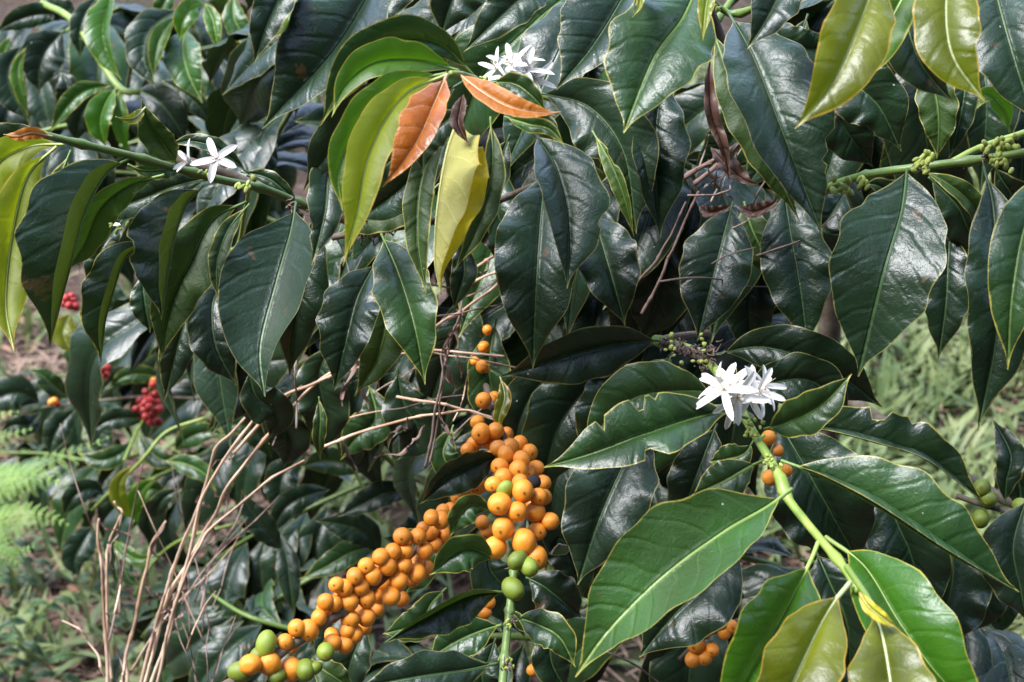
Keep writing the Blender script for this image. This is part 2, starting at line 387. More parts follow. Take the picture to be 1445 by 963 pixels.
def flower(parent, px, py, d, facing, L=30, n=5, spin=0, seed=0, W=.13, openness=.9, label=None):
    """facing: direction in camera space the star looks to; L petal length in px"""
    c = at(px, py, d); f = (CAM_ROT @ Vector(facing)).normalized(); Lm = L*ppm(d); a = f.orthogonal().normalized(); b = f.cross(a)
    tv, tf = tube([c-f*Lm*.55, c-f*Lm*.2, c+f*Lm*.02], lambda t: Lm*(.045+.035*t), 8, 6)
    fl = mesh_obj('flower', tv, tf, M_PETAL, parent, c-f*Lm*.5, label); rg = random.Random(seed)
    for k in range(n):
        th = 2*math.pi*(k+rg.uniform(-.13, .13))/n+spin; rad = a*math.cos(th)+b*math.sin(th)
        op = openness*rg.uniform(.8, 1.05); dr = (rad*math.sin(op*1.57)+f*math.cos(op*1.57)).normalized(); nm = (f*math.sin(op*1.57)-rad*math.cos(op*1.57)).normalized()
        V, F = petal_geo(c+rad*Lm*.03, dr, nm, Lm*rg.uniform(.88, 1.08), Lm*W, seed=seed*9+k)
        mesh_obj('petal', V, F, M_PETAL, fl, c)
    for k in range(n):
        th = 2*math.pi*(k+.5)/n+spin; rad = a*math.cos(th)+b*math.sin(th)
        e = c+(rad*.45+f*.55).normalized()*Lm*rg.uniform(.35, .55)
        V, F = tube([c, (c+e)/2+f*Lm*.03, e], Lm*.014, 5, 5); mesh_obj('stamen', V, F, M_STAMEN, fl, c)
    return fl
def dry_bits(parent, px, py, d, n=14, r=12, seed=1):
    rg = random.Random(seed); V, F = [], []; c = at(px, py, d); s = ppm(d)
    for _ in range(n):
        o = c+Vector([rg.gauss(0, 1)*r*.35*s for _ in range(3)]); e = o+Vector([rg.gauss(0, 1)*r*.45*s for _ in range(3)])
        v, f = tube([o, (o+e)/2+Vector([rg.gauss(0, 1)*r*.2*s for _ in range(3)]), e], lambda t: s*1.7*(1-t*.7), 5, 4)
        F += [tuple(len(V)+i for i in q) for q in f]; V += v
    return mesh_obj('dry_bracts', V, F, M_DRYBIT, parent, c)
# ================================================================== foreground branches
def branch(label, px, py, d, group='coffee branches in front', cat='branch'):
    return thing('coffee_branch', label, cat, at(px, py, d), group)
def buds(b, x, y, d, n, spread, seed, ang0=80, L=9, up=True):
    rg = random.Random(seed)
    for k in range(n):
        bud(b, x+rg.uniform(-spread, spread), y+rg.uniform(-.6, .6)*spread, d-.004, ang0+rg.uniform(-70, 70), L*rg.uniform(.8, 1.2))
# ---- A: left branch with the single star flower
b = branch('green coffee branch at left with one white star flower and lime leaf undersides', 180, 220, .86)
stem(b, [(60,190,.83),(100,200,.84),(180,219,.86),(250,238,.88),(320,256,.90),(370,266,.92),(415,284,.94),(446,298,.95)], 5.5, M_STEM, nodes=(.12,.33,.5,.75,.93), r1=6)
leaf(b, [(80,207),(38,250),(16,340),(8,430),(20,498)], 44, 'lime', (35,20), (.83,.80), under=True, label='large glowing lime leaf underside at the left edge', bulge=-.01)
leaf(b, [(92,204),(40,208),(-10,240),(-60,330)], 34, 'lime', (20,40), (.85,.86), under=True)
leaf(b, [(75,196),(30,190),(-20,205),(-60,240)], 24, 'grey', (20,20), (.86,.88))
leaf(b, [(74,193),(45,188),(25,192),(5,190)], 10, 'orange', (20,20), (.82,.81), under=True, label='tiny orange young leaf at the branch tip')
leaf(b, [(182,224),(150,245),(120,300),(98,380),(70,488)], 82, 'fold', (14,104), (.86,.83), cup=-8, label='broad dark leaf whose right half folds over to a lime underside', wave=.03)
leaf(b, [(232,247),(180,262),(140,295),(118,345),(92,385)], 30, 'soft', (60,10), (.90,.92), under=True)
leaf(b, [(300,252),(250,262),(190,285),(128,306)], 27, 'grey', (10,20), (.93,.94))
leaf(b, [(287,262),(262,290),(245,340),(236,390),(228,452)], 64, 'fold', (10,106), (.89,.86), cup=-8, bites=(('L',.55,.10,.05),('L',.68,.08,.04)))
leaf(b, [(348,285),(300,310),(268,370),(240,430),(226,512)], 44, 'mid', (40,25), (.93,.92), under=True)
leaf(b, [(418,286),(410,330),(390,400),(368,490),(374,560)], 80, 'grey', (5,52), (.90,.84), label='big dusty grey-green hanging leaf with a hooked tip', wave=.035, cup=15)
leaf(b, [(352,288),(322,325),(306,375),(308,428)], 16, 'mid', (20,40), (.92,.90), under=True)
leaf(b, [(442,300),(436,370),(418,450),(408,532)], 36, 'dark', (25,20), (.97,.97))
leaf(b, [(216,342),(178,362),(160,410),(148,455),(142,512)], 42, 'fold', (5,104), (.95,.94), cup=-8)
leaf(b, [(172,312),(150,340),(134,372),(120,400)], 22, 'grey', (10,30), (.96,.95), bites=(('R',.4,.6,.12),('L',.6,.4,.08)))
leaf(b, [(318,392),(300,430),(305,490),(334,545)], 38, 'dark', (15,15), (1.0,.98))
leaf(b, [(282,400),(262,450),(245,510),(232,566)], 27, 'grey', (20,20), (1.03,1.02))
leaf(b, [(200,385),(205,430),(212,470)], 22, 'dark', (10,30), (1.02,1.02))
leaf(b, [(300,370),(270,400),(240,440),(222,485)], 26, 'mid', (30,20), (1.0,1.0), under=True)
leaf(b, [(250,232),(232,205),(212,175),(200,140)], 30, 'mid', (55,35), (.88,.85), under=True, label='upright olive leaf with a curled broken tip', wave=.12)
leaf(b, [(205,152),(190,166),(175,168),(163,165)], 9, 'gold', (30,30), (.85,.83), under=True)
leaf(b, [(352,246),(310,212),(270,200),(236,205)], 15, 'dark', (10,60), (.92,.92))
leaf(b, [(340,243),(375,250),(400,268),(424,292)], 13, 'dark', (10,20), (.95,.95))
leaf(b, [(180,232),(200,240),(230,240),(262,236)], 15, 'mid', (20,30), (.9,.93), under=True)
leaf(b, [(100,212),(80,260),(50,330),(40,380)], 22, 'mid', (20,30), (.90,.92), under=True)
leaf(b, [(350,520),(362,560),(390,585),(380,620)], 30, 'dark', (10,20), (1.04,1.06))
stem(b, [(278,336,1.0),(330,352,.98),(345,300,.95),(352,262,.92)], 3, M_STEMY, r1=3)
flower(b, 305, 224, .855, (-.05,.15,1), L=36, spin=.55, seed=3, W=.15, openness=1., label='single open white star flower')
flower(b, 268, 228, .87, (-.75,.25,.45), L=30, spin=.3, seed=4, W=.13, openness=.7)
buds(b, 292, 246, .87, 5, 10, 5, 60); buds(b, 345, 260, .885, 7, 11, 6, 250, 11); dry_bits(b, 415, 288, .93, 14, 12, 3)
bud(b, 358, 252, .88, 110, 12, 1.3); bud(b, 348, 268, .88, 260, 13, 1.3)
dry_bits(b, 437, 300, .94, 8, 10, 31)
# small flowers deep behind the left branch
flower(b, 150, 318, .935, (0,.7,.7), L=22, spin=.3, seed=14, W=.15); flower(b, 140, 308, .93, (.3,.3,.9), L=16, spin=.9, seed=15, W=.15)
buds(b, 172, 320, .865, 6, 16, 16, 20, 9)
# ---- B: drooping shoot in the middle with the bronze and lime leaves
b = branch('drooping coffee shoot with bronze, yellow and lime leaves and white flower tuft', 660, 110, .80)
stem(b, [(636,104,.77),(660,108,.79),(700,135,.83),(740,170,.87),(790,205,.95),(850,250,1.05)], 4.5, M_STEMY, nodes=(.1,.35,.6), r1=6)
leaf(b, [(668,106),(620,62),(555,58),(492,100),(452,178)], 40, 'mid', (35,25), (.82,.80), bulge=.01, wave=.03)
leaf(b, [(648,100),(590,86),(530,90),(490,120),(468,166)], 36, 'bright', (30,62), (.80,.77), under=True, wave=.03)
leaf(b, [(655,115),(600,145),(520,165),(462,215),(428,270)], 52, 'grey', (30,25), (.86,.86))
leaf(b, [(630,104),(565,120),(508,175),(478,240),(484,302)], 36, 'bright', (40,30), (.78,.75), under=True, wave=.04)
leaf(b, [(630,106),(570,135),(524,210),(504,300),(484,376)], 40, 'lime', (35,48), (.77,.73), under=True, label='long lime yellow leaf underside hanging left of the bronze leaf', wave=.05)
leaf(b, [(631,105),(612,150),(592,195),(566,235),(540,264)], 40, 'orange', (15,68), (.76,.73), label='bronze orange young leaf with glossy top', wave=.03, bites=())
leaf(b, [(644,102),(680,130),(720,152),(765,160),(792,158)], 22, 'orange', (60,8), (.78,.76), under=True, label='bronze orange leaf pointing right', wave=.03)
leaf(b, [(648,166),(630,220),(617,300),(614,370),(623,416)], 72, 'yellow', (128,18), (.82,.78), pet=.02, label='pale yellow dying leaf folded along its midrib', cup=10, wave=.28, twist=35)
leaf(b, [(655,130),(650,155),(648,175),(662,205)], 14, 'dead', (20,60), (.80,.79), rib=False)
leaf(b, [(640,172),(600,240),(590,330),(602,420)], 24, 'mid', (15,40), (.85,.83), under=True)
leaf(b, [(692,165),(694,240),(672,320),(640,385)], 24, 'mid', (50,25), (.84,.83), under=True)
leaf(b, [(650,330),(655,380),(648,410),(640,438)], 20, 'dark', (20,20), (.92,.92))
leaf(b, [(660,150),(630,170),(600,200),(596,245)], 26, 'grey', (20,20), (.82,.82), pet=.1)
leaf(b, [(496,200),(466,240),(458,300),(440,376)], 30, 'grey', (25,10), (.88,.84), bites=(('L',.75,.3,.04),))
leaf(b, [(640,190),(600,230),(560,270),(500,315)], 40, 'dark', (20,35), (.94,.95))
leaf(b, [(620,260),(590,285),(540,300),(480,330)], 32, 'mid', (20,30), (.99,.99), under=True)
leaf(b, [(695,116),(725,118),(750,135),(772,160)], 20, 'mid', (30,30), (.80,.79))
leaf(b, [(712,165),(745,175),(775,182),(798,208)], 13, 'soft', (20,20), (.82,.80))
leaf(b, [(715,160),(755,165),(778,180),(780,205)], 15, 'grey', (20,30), (.83,.82))
leaf(b, [(720,190),(700,235),(680,270),(690,330)], 30, 'dark', (20,30), (.97,.98))
for k, (x, y, f, L, sp) in enumerate([(700,98,(-.6,.5,.6),30,.2),(722,92,(-.1,.6,.8),34,1.),(742,100,(.2,.5,.8),36,.4),(752,112,(.6,.1,.7),34,.9),(712,108,(-.2,.2,.9),26,.6),(738,88,(.1,1,.35),30,.1)]):
    flower(b, x, y, .82+.004*k, f, L=L*1.08, spin=sp, seed=20+k, W=.12, openness=.8)
buds(b, 685, 112, .82, 3, 6, 8, 90, 10); dry_bits(b, 700, 124, .83, 8, 8, 9)
dry_bits(b, 520, 318, .99, 22, 24, 10); dry_bits(b, 556, 322, .99, 14, 16, 101)
stem(b, [(470,335,1.02),(520,325,1.0),(580,318,.99),(660,300,1.0),(760,260,1.06)], 5, M_WOOD)
# ---- C: the crown centre
b = branch('coffee branch in the centre with broad dark hanging leaves above the berries', 800, 160, .93)
stem(b, [(700,120,.99),(760,135,.98),(840,140,.98),(930,95,.98),(1010,30,1.0),(1050,-30,1.02)], 5, M_STEM, nodes=(.2,.5,.8))
leaf(b, [(752,185),(782,235),(800,310),(800,408)], 64, 'grey', (66,10), (.88,.84), label='leaf with quilted right half and narrow left half, in the centre', wave=.04, bites=(('R',.62,.12,.03),))
leaf(b, [(755,130),(830,150),(880,215),(898,330)], 60, 'grey', (20,30), (.95,.93), bites=(('L',.62,.3,.08),('L',.78,.25,.06)))
leaf(b, [(836,185),(862,230),(880,275),(895,335)], 15, 'soft', (20,60), (.90,.89), under=True, bites=(('R',.3,.5,.08),))
leaf(b, [(772,235),(764,300),(757,400),(752,520)], 66, 'dark', (18,28), (.96,.92), label='long dark leaf hanging point down in the centre')
leaf(b, [(838,300),(850,345),(866,400),(882,460)], 50, 'dark', (35,25), (.95,.92))
leaf(b, [(538,330),(562,385),(585,460),(600,543)], 48, 'mid', (25,35), (.91,.87), label='wavy-edged green leaf with a pale midrib left of centre', wave=.10)
leaf(b, [(532,368),(505,420),(488,485),(472,552)], 50, 'dark', (15,50), (.97,.94), wave=.1)
leaf(b, [(545,360),(550,420),(535,500),(500,560)], 36, 'mid', (20,35), (1.0,1.0), under=True)
leaf(b, [(985,-20),(962,28),(922,84),(880,188)], 78, 'mid', (12,34), (.80,.76), label='large glossy leaf with pale midrib hanging from the top centre', wave=.03)
leaf(b, [(905,-50),(866,20),(830,75),(785,127)], 72, 'grey', (8,62), (.88,.84), wave=.04)
leaf(b, [(800,-40),(745,-10),(700,30),(654,74)], 36, 'grey', (10,35), (.93,.91))
leaf(b, [(545,-60),(515,5),(464,82),(370,182)], 84, 'dark', (8,70), (.86,.82), label='big dark glossy leaf at the top left of centre', wave=.02)
leaf(b, [(425,-50),(398,-10),(375,40),(358,92)], 34, 'grey', (25,50), (.83,.81))
leaf(b, [(420,-40),(412,0),(395,35),(372,60)], 20, 'soft', (20,50), (.85,.85), under=True)
leaf(b, [(575,-60),(560,-20),(545,10),(536,46)], 34, 'grey', (20,30), (.90,.88))
leaf(b, [(690,-70),(655,-30),(635,10),(622,52)], 46, 'dark', (15,20), (.96,.95))
leaf(b, [(945,98),(925,160),(925,250),(932,336)], 52, 'dark', (58,18), (.95,.93), label='narrow black-green leaf with a pale midrib right of centre')
leaf(b, [(920,100),(900,140),(880,180),(862,220)], 38, 'dark', (20,20), (1.02,1.02))
leaf(b, [(840,60),(830,100),(835,140),(850,170)], 40, 'dark', (20,20), (1.05,1.05))
leaf(b, [(1010,-40),(998,0),(994,30),(992,57)], 14, 'lime', (25,35), (.78,.76))
leaf(b, [(900,-50),(905,-20),(902,10),(893,24)], 9, 'lime', (25,35), (.78,.76))
leaf(b, [(715,230),(700,290),(720,350),(705,400)], 40, 'dark', (20,20), (1.06,1.06))
leaf(b, [(650,230),(660,290),(640,350),(655,400)], 30, 'dark', (20,20), (1.05,1.06))
# ---- C2: upper right
b = branch('coffee branch at the top right with big yellow-green drooping leaves', 1200, -20, .80)
stem(b, [(960,-60,.9),(1030,20,.95),(1120,-20,.88),(1240,-50,.76),(1340,-60,.76),(1470,-60,.8)], 5, M_STEM, nodes=(.2,.5,.7))
leaf(b, [(1028,18),(1062,80),(1105,190),(1160,332)], 86, 'grey', (62,6), (.90,.85), label='very long dark quilted leaf beside the dead brown leaves', wave=.05, bites=(('R',.70,.22,.05),('R',.77,.25,.04)))
leaf(b, [(1004,38),(1035,120),(1080,210),(1128,312)], 34, 'mid', (15,30), (.94,.93), under=True)
leaf(b, [(1245,-50),(1205,50),(1172,120),(1122,182)], 56, 'gold', (38,20), (.73,.70), label='golden green leaf with an orange rim at the top right', wave=.06)
leaf(b, [(1300,-50),(1262,20),(1230,80),(1184,130)], 34, 'bright', (15,35), (.79,.78), under=True)
leaf(b, [(1345,-60),(1335,10),(1345,80),(1390,144)], 50, 'gold', (20,22), (.73,.70), label='olive gold leaf with a pale up-turned tip', wave=.06)
leaf(b, [(1280,-50),(1278,20),(1300,90),(1346,146)], 46, 'grey', (20,30), (.82,.80))
leaf(b, [(1395,-60),(1408,0),(1430,80),(1462,180)], 66, 'grey', (28,15), (.84,.80), bites=(('L',.45,.15,.03),))
leaf(b, [(1125,-60),(1100,-10),(1080,30),(1054,70)], 42, 'grey', (30,30), (.86,.83))
leaf(b, [(1180,50),(1200,110),(1240,150),(1272,214)], 52, 'dark', (20,20), (1.0,.98), bites=(('L',.75,.2,.05),))
leaf(b, [(1160,110),(1180,160),(1205,200),(1232,236)], 40, 'dark', (20,20), (1.05,1.05))
leaf(b, [(1310,70),(1318,120),(1325,170),(1322,226)], 30, 'mid', (20,20), (.97,.97), under=True)
leaf(b, [(1360,60),(1362,120),(1352,180),(1338,228)], 22, 'dark', (20,20), (.98,.98))
leaf(b, [(1410,-20),(1395,30),(1385,60),(1370,90)], 30, 'dark', (20,20), (.98,.98))
leaf(b, [(1140,20),(1130,60),(1150,110),(1190,150)], 30, 'dark', (20,20), (1.03,1.03))
leaf(b, [(1215,-20),(1240,30),(1270,60),(1300,90)], 40, 'dark', (20,20), (1.08,1.08))
leaf(b, [(1425,188),(1415,152),(1390,135),(1362,168)], 15, 'bright', (20,40), (1.02,1.0), under=True)
leaf(b, [(1075,20),(1110,60),(1150,70),(1190,60)], 30, 'dark', (20,20), (1.0,1.0))
buds(b, 1010, 12, .94, 4, 8, 41, 90, 9)
# ---- D: right branch with bud clusters
b = branch('thick green coffee branch at right with pale yellow bud clusters along it', 1290, 240, .88)
stem(b, [(1145,285,.98),(1175,262,.95),(1230,246,.90),(1300,236,.88),(1380,226,.87),(1470,212,.86)], 5.6, M_STEM, nodes=(.10,.42,.78), r1=6.5)
stem(b, [(1345,228,.93),(1385,208,.94),(1470,180,.96)], 5, M_STEMY)
leaf(b, [(1280,238),(1272,300),(1247,385),(1211,532)], 78, 'dark', (8,14), (.87,.85), label='broad oval dark leaf hanging from the bud branch', wave=.02, cup=5, pet=.02)
leaf(b, [(1480,230),(1446,320),(1428,420),(1422,522)], 44, 'mid', (25,25), (.80,.77), label='narrow leaf with brown rim at the right edge')
leaf(b, [(1388,236),(1402,300),(1408,450),(1380,608)], 56, 'dark', (42,8), (.85,.82), label='long dark leaf nearest the right edge, its tip lowest')
leaf(b, [(1342,312),(1338,370),(1335,430),(1324,508)], 36, 'dark', (20,20), (1.0,.99))
leaf(b, [(1105,262),(1116,330),(1130,410),(1140,494)], 52, 'dark', (15,20), (1.02,.99), label='dark hanging leaf just left of the broad oval one', wave=.09)
leaf(b, [(1035,285),(1022,330),(1004,400),(984,482)], 54, 'dark', (15,20), (1.03,1.0), wave=.08)
leaf(b, [(1080,330),(1060,400),(1060,470),(1080,510)], 40, 'dark', (20,20), (1.12,1.12))
leaf(b, [(1050,285),(1060,320),(1078,360),(1090,395)], 30, 'mid', (20,20), (1.06,1.06), under=True)
leaf(b, [(1300,240),(1340,262),(1372,290),(1390,335)], 20, 'mid', (60,10), (.92,.94), under=True)
leaf(b, [(1195,268),(1175,300),(1160,330),(1180,372)], 36, 'dark', (20,20), (1.05,1.05))
leaf(b, [(1310,250),(1350,290),(1370,330),(1395,350)], 36, 'dark', (20,20), (.98,1.0))
leaf(b, [(1400,232),(1425,270),(1450,300),(1470,330)], 30, 'dark', (20,20), (.92,.95))
leaf(b, [(1215,262),(1240,262),(1270,290),(1290,330)], 24, 'dark', (20,20), (.97,.99))
leaf(b, [(945,330),(930,380),(925,430),(905,480)], 50, 'dark', (20,20), (1.10,1.12))
leaf(b, [(880,380),(900,430),(890,470),(870,500)], 44, 'dark', (20,20), (1.12,1.14))
for (x, y, n, s_) in [(1190,262,11,14),(1215,258,6,10),(1298,232,13,14),(1308,222,6,10),(1402,212,13,16),(1412,232,10,16),(1425,202,7,12)]:
    rg = random.Random(x)
    for k in range(n): bud(b, x+rg.uniform(-s_, s_), y+rg.uniform(-.8, .8)*s_, .865+.03*(x < 1230), rg.uniform(20, 150) if rg.random() < .6 else rg.uniform(200, 330), rg.uniform(11, 16), 1.15)
dry_bits(b, 1296, 236, .875, 10, 9, 51); dry_bits(b, 1390, 220, .865, 10, 10, 52)
# ---- E: lower right branch with the hero leaf
b = branch('lower right coffee branch with white flower tuft and the big bright leaf', 1060, 610, .82)
stem(b, [(925,480,.97),(985,498,.92),(1022,540,.88),(1060,605,.83),(1100,672,.80),(1112,704,.79),(1160,764,.76),(1190,800,.74),(1212,835,.72)], 6.6, M_STEMY, nodes=(.02,.2,.46,.68,.70,.9), r1=6)
stem(b, [(940,484,.955),(1000,508,.90)], 7.5, M_DRYBIT, rough=.3)
leaf(b, [(1062,592),(1008,584),(908,614),(838,640),(767,660)], 56, 'mid', (12,54), (.82,.79), label='insect-bitten green leaf left of the white flowers', wave=.05, pet=.14,
     bites=(('L',.36,.18,.02),('L',.46,.32,.032),('L',.66,.38,.022),('R',.5,.35,.03),('L',.72,.12,.01)))
leaf(b, [(1010,560),(980,552),(900,560),(850,600),(828,640)], 50, 'mid', (20,15), (.90,.88), bites=(('R',.6,.2,.05),))
leaf(b, [(908,590),(882,650),(845,735),(815,826)], 66, 'grey', (20,28), (.91,.88), label='dark sheeny leaf below the bitten one')
leaf(b, [(1078,606),(1110,596),(1160,570),(1202,528)], 34, 'mid', (28,35), (.83,.80), label='small green leaf pointing right beside the flowers', wave=.04, pet=.06)
leaf(b, [(1010,500),(1080,490),(1170,520),(1245,575)], 44, 'dark', (15,25), (.96,.95))
leaf(b, [(1040,560),(1090,540),(1150,540),(1200,600)], 40, 'dark', (15,25), (.93,.93))
leaf(b, [(1090,604),(1160,606),(1240,625),(1310,650),(1392,712)], 52, 'fold', (95,18), (.87,.85), bites=(('R',.40,.35,.03),('L',.52,.25,.03),('R',.55,.2,.02)), label='bitten dusty leaf above the long right-pointing leaf')
leaf(b, [(1102,650),(1160,672),(1240,716),(1330,775),(1438,836)], 78, 'mid', (98,16), (.80,.76), label='long right-pointing leaf with yellow folded lower rim', wave=.03, pet=.07)
leaf(b, [(1118,690),(1082,716),(1020,752),(935,815),(860,890),(812,956)], 84, 'soft', (6,52), (.77,.74), label='biggest bright green leaf in the lower centre', wave=.035, cup=8, pet=.06, bites=(('R',.80,.06,.02),), thick=1.25)
leaf(b, [(1045,765),(1000,820),(950,870),(902,928)], 66, 'dark', (20,28), (.87,.85))
leaf(b, [(1078,650),(1055,660),(1020,680),(975,700)], 30, 'mid', (10,15), (.84,.84), pet=.14)
leaf(b, [(1066,618),(1050,640),(1025,648),(1000,652)], 22, 'mid', (20,20), (.87,.88), pet=.14)
leaf(b, [(1012,598),(995,640),(972,700),(955,750)], 40, 'dark', (15,20), (.94,.94))
leaf(b, [(1095,590),(1125,640),(1165,710),(1215,800)], 78, 'dark', (20,25), (.93,.92))
leaf(b, [(1240,680),(1262,730),(1290,800),(1290,880)], 60, 'dark', (20,25), (.98,.98))
leaf(b, [(1330,740),(1345,800),(1335,860),(1310,920)], 60, 'dark', (20,25), (1.02,1.02))
leaf(b, [(1155,765),(1140,800),(1095,885),(1045,975),(1000,1050)], 80, 'bright', (56,38), (.76,.70), label='bright green leaf at the bottom edge, left of the olive pair', wave=.03, pet=.14, thick=1.4)
leaf(b, [(1200,822),(1165,868),(1120,960),(1060,1100)], 66, 'gold', (42,30), (.72,.67), label='yellowish young leaf at the bottom edge', wave=.04, pet=.1, thick=1.6)
leaf(b, [(1226,850),(1246,900),(1262,1020),(1260,1170)], 68, 'gold', (25,30), (.71,.66), label='olive lime leaf under the yellow bud scale', wave=.03, pet=.06, thick=1.6)
leaf(b, [(1165,758),(1220,800),(1270,880),(1330,960),(1405,1030)], 76, 'bright', (58,26), (.77,.70), label='big bright green leaf in the bottom right', wave=.03, pet=.12, thick=1.4)
leaf(b, [(1150,775),(1170,820),(1195,880),(1200,960)], 62, 'dark', (20,20), (.84,.84))
leaf(b, [(1152,790),(1160,830),(1150,900),(1140,960)], 40, 'dark', (20,20), (.88,.88))
leaf(b, [(1210,832),(1225,855),(1245,872),(1268,888)], 11, 'yellow', (30,30), (.70,.69), label='yellow bud scale at the shoot tip', rib=False)
stem(b, [(1195,800,.735),(1222,840,.71),(1232,860,.70)], 5, M_STEMY)
leaf(b, [(1400,740),(1390,800),(1380,850),(1360,900)], 46, 'dark', (20,20), (1.05,1.05))
leaf(b, [(1450,700),(1430,770),(1440,830),(1450,880)], 50, 'grey', (20,20), (1.0,1.0))
leaf(b, [(1395,860),(1410,880),(1425,850),(1470,830)], 20, 'mid', (20,20), (1.05,1.05))
for k, (x, y, f, L, sp) in enumerate([(1022,550,(-.45,.3,.8),40,.2),(1040,560,(.0,-.3,.9),38,.9),(1070,552,(.5,.25,.8),34,.5),(1030,545,(-.2,.6,.7),34,1.2),(1058,562,(.3,-.3,.8),34,.1),(1012,542,(-.7,.6,.4),32,.4),(1078,545,(.6,.5,.5),32,.9),(1040,540,(.1,.9,.4),34,.3),(1034,572,(-.1,-.6,.7),34,.6),(1062,548,(.3,.5,.8),32,1.)]):
    flower(b, x, y, .80+.006*k, f, L=L*1.18, spin=sp, seed=40+k, W=.12, openness=.95)
for k in range(9): dry_bits(b, 935+k*9, 483+k*2.6+(-1)**k*5, .935-.005*k, 9, 9, 60+k)
dry_bits(b, 1000, 496, .90, 22, 14, 77); dry_bits(b, 992, 520, .89, 12, 11, 78)
rg = random.Random(5)
for k in range(26): bud(b, rg.choice([940,955,985,995,1000])+rg.uniform(-8,8), rg.choice([478,492,505,515])+rg.uniform(-8,8), .90, rg.uniform(0,360), rg.uniform(6,10), 1.5)
for k in range(16): bud(b, 1063+rg.uniform(-14,14), 604+rg.uniform(-12,12), .815, rg.uniform(0,360), rg.uniform(6,9), 1.4)
for k in range(8): bud(b, 1088+rg.uniform(-16,16), 650+rg.uniform(-9,9), .80, rg.uniform(0,360), rg.uniform(6,9), 1.4)
berry(b, 1087, 674, 11, .86); berry(b, 1108, 664, 10, .87); berry(b, 1085, 618, 10, .88); berry(b, 1098, 636, 8, .88)
# ---- deeper leaves round the centre (own branch, behind the berries)
b = branch('shaded coffee branch behind the orange berries with wide blue-black leaves', 830, 500, 1.02)
stem(b, [(1000,470,1.06),(940,478,1.0),(880,500,1.0),(800,560,1.04),(740,640,1.1)], 5, M_WOOD)
leaf(b, [(936,480),(860,487),(780,508),(706,532)], 46, 'grey', (52,10), (.95,.93), label='dark horizontal leaf above the berries', wave=.07)
leaf(b, [(885,505),(830,545),(785,610),(762,705)], 56, 'dark', (18,20), (.99,.98))
leaf(b, [(905,512),(870,545),(838,590),(820,640)], 36, 'dark', (15,18), (.95,.94))
leaf(b, [(800,520),(760,545),(735,590),(722,645)], 38, 'grey', (18,20), (1.02,1.02))
leaf(b, [(950,500),(920,540),(880,560),(860,600)], 40, 'dark', (15,18), (1.02,1.02))
leaf(b, [(700,450),(690,520),(700,590),(690,640)], 36, 'mid', (20,20), (1.12,1.13))
leaf(b, [(706,532),(712,560),(704,590),(706,612)], 12, 'gold', (20,30), (.98,.97))
leaf(b, [(660,400),(650,470),(620,530),(600,590)], 44, 'dark', (20,20), (1.15,1.16))
leaf(b, [(560,520),(570,570),(590,610),(560,650)], 40, 'dark', (20,20), (1.15,1.16))
leaf(b, [(470,480),(450,530),(460,590),(450,640)], 40, 'dark', (20,20), (1.14,1.16))
leaf(b, [(520,540),(530,590),(500,620),(480,650)], 30, 'mid', (20,20), (1.2,1.2))
leaf(b, [(420,540),(400,590),(410,620),(400,660)], 34, 'dark', (20,20), (1.15,1.18))
leaf(b, [(450,560),(452,590),(450,620),(452,650)], 11, 'mid', (20,20), (1.05,1.05))
leaf(b, [(640,600),(625,640),(640,670),(620,690)], 22, 'soft', (20,20), (1.10,1.10))
leaf(b, [(880,700),(850,760),(840,810),(860,860)], 46, 'dark', (20,20), (1.05,1.05))
# ---- F: bottom centre upright stem with small leaves and the vertical berry cluster
b = branch('coffee branch in the bottom centre with orange berries crowded up its stem', 718, 870, .86)
FP = [(708,985,.82),(712,930,.835),(718,870,.85),(724,820,.86),(730,775,.88),(738,730,.90),(728,680,.92),(715,630,.96),(700,590,1.0),(686,545,1.05)]
stem(b, FP[:5], 6.5, M_STEM, nodes=(.25,.55,.8), r1=5.5); stem(b, FP[4:], 5, M_WOOD, name='woody_stem', rough=.25)
leaf(b, [(712,836),(660,838),(600,868),(543,908)], 44, 'fold', (92,16), (.86,.82), label='curved glossy leaf left of the bottom stem', wave=.10, bites=())
leaf(b, [(700,790),(668,775),(640,782),(606,812)], 34, 'mid', (55,18), (.87,.86))
leaf(b, [(708,882),(680,890),(645,905),(603,930)], 32, 'mid', (20,28), (.88,.88), wave=.06)
leaf(b, [(703,936),(660,945),(590,955),(500,972)], 36, 'grey', (20,10), (.84,.82))
leaf(b, [(694,722),(668,712),(648,728),(634,758)], 24, 'mid', (50,15), (.905,.90))
leaf(b, [(706,640),(670,655),(630,675),(592,712)], 34, 'dark', (60,14), (.95,.93))
leaf(b, [(726,870),(760,882),(790,900),(812,942)], 28, 'mid', (15,25), (.88,.86), wave=.09)
leaf(b, [(742,815),(768,828),(795,850),(820,872)], 36, 'dark', (15,20), (.92,.92))
leaf(b, [(715,860),(728,870),(738,882),(760,890)], 10, 'mid', (15,25), (.88,.88))
leaf(b, [(700,900),(690,930),(680,960),(700,1000)], 28, 'dark', (20,20), (.95,.95))
leaf(b, [(770,880),(775,910),(780,940),(800,975)], 30, 'dark', (20,20), (.97,.97))
leaf(b, [(780,800),(790,760),(812,800),(820,850)], 34, 'dark', (20,20), (1.0,1.0))
leaf(b, [(700,760),(690,800),(720,840),(740,900)], 44, 'dark', (20,20), (1.02,1.02))
buds(b, 714, 936, .832, 7, 12, 91, 60, 8); buds(b, 714, 880, .845, 6, 10, 92, 60, 8); dry_bits(b, 722, 875, .845, 10, 10, 93); dry_bits(b, 730, 800, .865, 10, 10, 94); dry_bits(b, 715, 938, .828, 8, 9, 95)
def zb(x0, y0, lst, s=2.918): return [(x0+x/s, y0+y/s, r/s) for (x, y, r) in lst]
